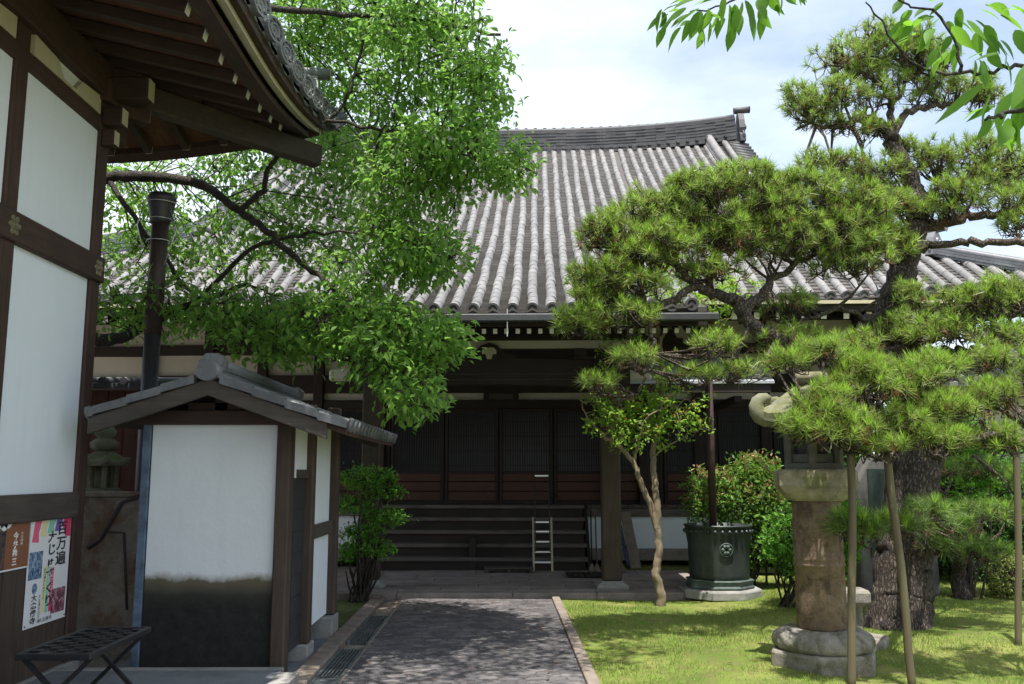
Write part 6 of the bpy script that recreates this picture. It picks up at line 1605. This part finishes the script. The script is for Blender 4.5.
Qm = np.concatenate([np.array(at(px, py, Ym)) + ball(int(40 * w_), .1) * np.array([rx_ / F * Ym, .35, ry_ / F * Ym]) for px, py, rx_, ry_, w_ in pm])
Qm = Qm[rng.uniform(size=len(Qm)) < .72]; sh0 = Qm[rng.permutation(len(Qm))[:46]]
dsh = rng.normal(size=(46, 3)) * np.array([.7, .4, .2]); dsh[:, 2] += .8; dsh = nrm(dsh)
Qm = np.concatenate([Qm] + [sh0 + dsh * q for q in (.08, .17, .26, .34)])      # fresh shoots standing out of the crown
acc = []; Am = grow(Qm, skm, 5, acc, rh=(.008, .004), rt=(.004, .002)); join_acc(acc, 'twigs', MT['myrtle_bark'], MBR)
leafcloud('crown', Qm, Am, 9, .064, .50, MT['leaf_myrtle'], CM, -.1, .045, .5)
tips = Qm[rng.uniform(size=len(Qm)) < .13]; leafcloud('new_leaves', tips + np.array([0, 0, .04]), tips, 4, .05, .45, MT['leaf_tip'], CM, -.3, .03, .3)

# ---------------- shrubs and hedges
def bush(nm, lab, cat, blobs, leaf, mat, base, per, tip=None, dens=1.0, flat=.4, stem_mat='dark_bark', group=None, spread=.04, tipfrac=.12, shell=.55):
    o = empty(nm, base, lab, cat, group); Q = []
    for (c, r, w_) in blobs: Q.append(np.array(c) + ball(int(w_ * dens), shell) * np.array(r))
    Q = np.concatenate(Q); Q = Q[Q[:, 2] > .03]
    b0 = np.array(base); n = 14
    S0 = np.concatenate([np.array(c)[None] * .6 + b0 * .4 + rng.normal(size=(3, 3)) * .06 for c, r, w_ in blobs] + [np.array([c]) for c, r, w_ in blobs])
    acc = []; twigs(acc, np.repeat(b0[None], len(S0), 0) + rng.normal(size=(len(S0), 3)) * np.array([.05, .05, .0]), S0, .02, .01, 0)
    A = grow(Q, S0, 10, acc, rh=(.01, .005), rt=(.005, .002), sag=0)
    join_acc(acc, 'stems', MT[stem_mat], o)
    leafcloud('foliage', Q, A, per, leaf, .5, MT[mat], o, .0, spread, flat)
    if tip:
        t_ = Q[(rng.uniform(size=len(Q)) < tipfrac) & (Q[:, 2] > np.quantile(Q[:, 2], .45))]; leafcloud('new_leaves', t_ + np.array([0, 0, .05]), t_, 5, leaf, .45, MT[tip], o, -.4, .04, .3)
    return o
def B_(px, py, Yd, rx_, ry_, dep, w_): return (tuple(at(px, py, Yd)), (rx_ / F * Yd, dep, ry_ / F * Yd), w_)
g0 = at(745, 585, 12.7); bush('photinia_bush', 'leafy bush with reddish new tips behind the bronze urn', 'bush', [B_(745, 500, 12.7, 38, 36, .4, 420), B_(710, 500, 12.7, 24, 30, .35, 240), B_(775, 520, 12.7, 26, 30, .35, 240), B_(755, 470, 12.7, 24, 14, .3, 150), B_(750, 545, 12.7, 30, 20, .3, 150)], .075, 'leaf_photinia', (g0.x, 12.75, 0), 5, 'leaf_red', tipfrac=.26, spread=.08)
g0 = at(790, 590, 10.8); bush('bright_shrub', 'bright green shrub glowing in the sun just left of the lantern shaft', 'bush', [B_(790, 540, 11, 26, 32, .3, 300), B_(835, 530, 11, 30, 40, .3, 330), B_(810, 555, 11, 30, 20, .3, 150)], .07, 'leaf_bright', (g0.x, 11, 0), 6)
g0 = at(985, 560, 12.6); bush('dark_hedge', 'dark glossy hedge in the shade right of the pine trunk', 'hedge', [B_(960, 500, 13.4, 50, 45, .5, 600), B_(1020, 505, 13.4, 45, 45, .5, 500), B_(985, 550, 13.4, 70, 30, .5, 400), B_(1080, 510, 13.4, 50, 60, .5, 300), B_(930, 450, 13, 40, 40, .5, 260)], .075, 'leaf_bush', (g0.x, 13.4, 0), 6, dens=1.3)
g0 = at(965, 500, 11.9); bush('light_shrub', 'loose light green shrub rising behind the sprays of the young pine', 'bush', [B_(955, 440, 11.9, 40, 34, .4, 420), B_(990, 460, 11.9, 30, 30, .35, 220), B_(950, 490, 11.9, 35, 30, .35, 200)], .08, 'leaf_bright', (g0.x, 11.9, 0), 5)
g0 = at(1012, 570, 11.9); gy = 11.9; bush('clipped_round_bush', 'small clipped round bush with pale variegated leaves on the lawn edge', 'bush', [((g0.x, gy, .26), (.33, .33, .30), 900)], .034, 'leaf_box', (g0.x, gy, 0), 7, flat=.2, spread=.015, shell=.9)
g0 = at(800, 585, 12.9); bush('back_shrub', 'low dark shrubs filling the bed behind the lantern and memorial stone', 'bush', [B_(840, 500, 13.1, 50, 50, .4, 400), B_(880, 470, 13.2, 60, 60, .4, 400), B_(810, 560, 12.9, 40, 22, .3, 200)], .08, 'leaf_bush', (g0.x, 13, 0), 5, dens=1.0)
# layered shrub by the left porch pillar
g0 = atz(362, 585, .0)
sb_ = bush('layered_shrub', 'layered glossy shrub with pruned tiers beside the left porch pillar', 'shrub', [B_(366, 478, 11.6, 30, 9, .3, 200), B_(384, 492, 11.6, 20, 6, .2, 70), B_(386, 517, 11.6, 22, 7, .25, 120), B_(352, 505, 11.6, 20, 8, .25, 90), B_(360, 532, 11.6, 22, 7, .2, 90), B_(368, 548, 11.6, 28, 8, .28, 130), B_(348, 556, 11.6, 12, 6, .2, 40)], .058, 'leaf_bright', (at(360, 560, 11.6).x, 11.6, 0), 6, dens=1.0, flat=.7)

# ---------------- grass blades on the near lawn
n = 190000
gx = rng.uniform(.79, 9.5, n); gy_ = rng.uniform(6.2, 14.2, n)
keep = (gy_ < 11.86) | (gx > 2.95); keep &= (np.sin(gx * 5.1 + 2 * np.sin(gy_ * 1.7)) * np.sin(gy_ * 4.3 + 2 * np.sin(gx * 2.1)) + np.sin(gx * 1.1 + gy_ * 1.9) * .7 + rng.normal(size=n) * .35 > -.62); keep &= rng.uniform(size=n) < np.clip(1.25 - .55 * (np.sin(gx * 1.3 + gy_ * .7) * np.sin(gy_ * 1.1 - gx * .5) > .55), 0, 1)
gx, gy_ = gx[keep], gy_[keep]; n = len(gx)
gz = 0.018 * np.sin(gx * 1.7 + gy_ * 0.6) + 0.014 * np.sin(gy_ * 2.1 - gx) + 0.02 * np.clip(gx - 1, 0, 3) / 3 - 0.014
a = rng.uniform(0, 6.28, n); h = rng.uniform(.012, .040, n) * (1 + .5 * np.sin(gx * 2.3 + gy_) * np.sin(gy_ * 3.1 - gx)); ww = .0032
Pb = np.stack([gx, gy_, gz], -1); sv = np.stack([np.cos(a), np.sin(a), 0 * a], -1) * ww
tip = Pb + np.stack([rng.normal(size=n) * .014, rng.normal(size=n) * .014, h], -1)
go = raw_mesh('grass', np.stack([Pb - sv, Pb + sv, tip], 1).reshape(-1, 3), np.arange(n * 3).reshape(-1, 3), [MT['grass_blade']])
tag(go, 'short sunlit grass of the lawn', 'grass', kind='stuff')
# moss tufts and a few fallen leaves on the path
n = 260
fx_ = np.concatenate([rng.uniform(PX0, PX1, 150), rng.uniform(-3.2, -1.7, 60), rng.uniform(.9, 7, 50)]); fy = np.concatenate([rng.uniform(6.5, 11.8, 150), rng.uniform(9.4, 11.8, 60), rng.uniform(7, 11.8, 50)])
Pf = np.stack([fx_, fy, np.full(n, .012)], -1); Pf[210:, 2] = .04
Pf = Pf[rng.permutation(260)[:110]]; n = len(Pf)
Df = rng.normal(size=(n, 3)); Df[:, 2] *= .1
lf = leaves('fallen_leaves', Pf, Df, np.tile([0, 0, 1.], (n, 1)), rng.uniform(.03, .06, n), rng.uniform(.015, .03, n), MT['needle_dead'], None)
tag(lf, 'scattered dry leaves on the paving', 'leaves', kind='stuff')
# distant trees beyond the hall, right and left, so the sides close naturally
for k, (x, y, z, r_, lab) in enumerate(((13.5, 19.5, 3.4, 2.2, 'dense green tree beyond the side corridor, nearest the hall'), (19, 22, 3.8, 2.8, 'dense green tree beyond the side corridor, furthest to the right'), (-16, 20, 4.0, 3.0, 'dense green tree far left behind the timber shed'))):
    bush('garden_tree', lab, 'tree', [((x, y, z), (r_, r_, r_ * .8), 700), ((x + r_ * .6, y, z - .8), (r_ * .7, r_ * .7, r_ * .6), 300), ((x - r_ * .5, y - .3, z + .7), (r_ * .6, r_ * .6, r_ * .5), 300)], .17, 'leaf_bush', (x, y, 0), 6, spread=.18, group='trees beyond the garden')
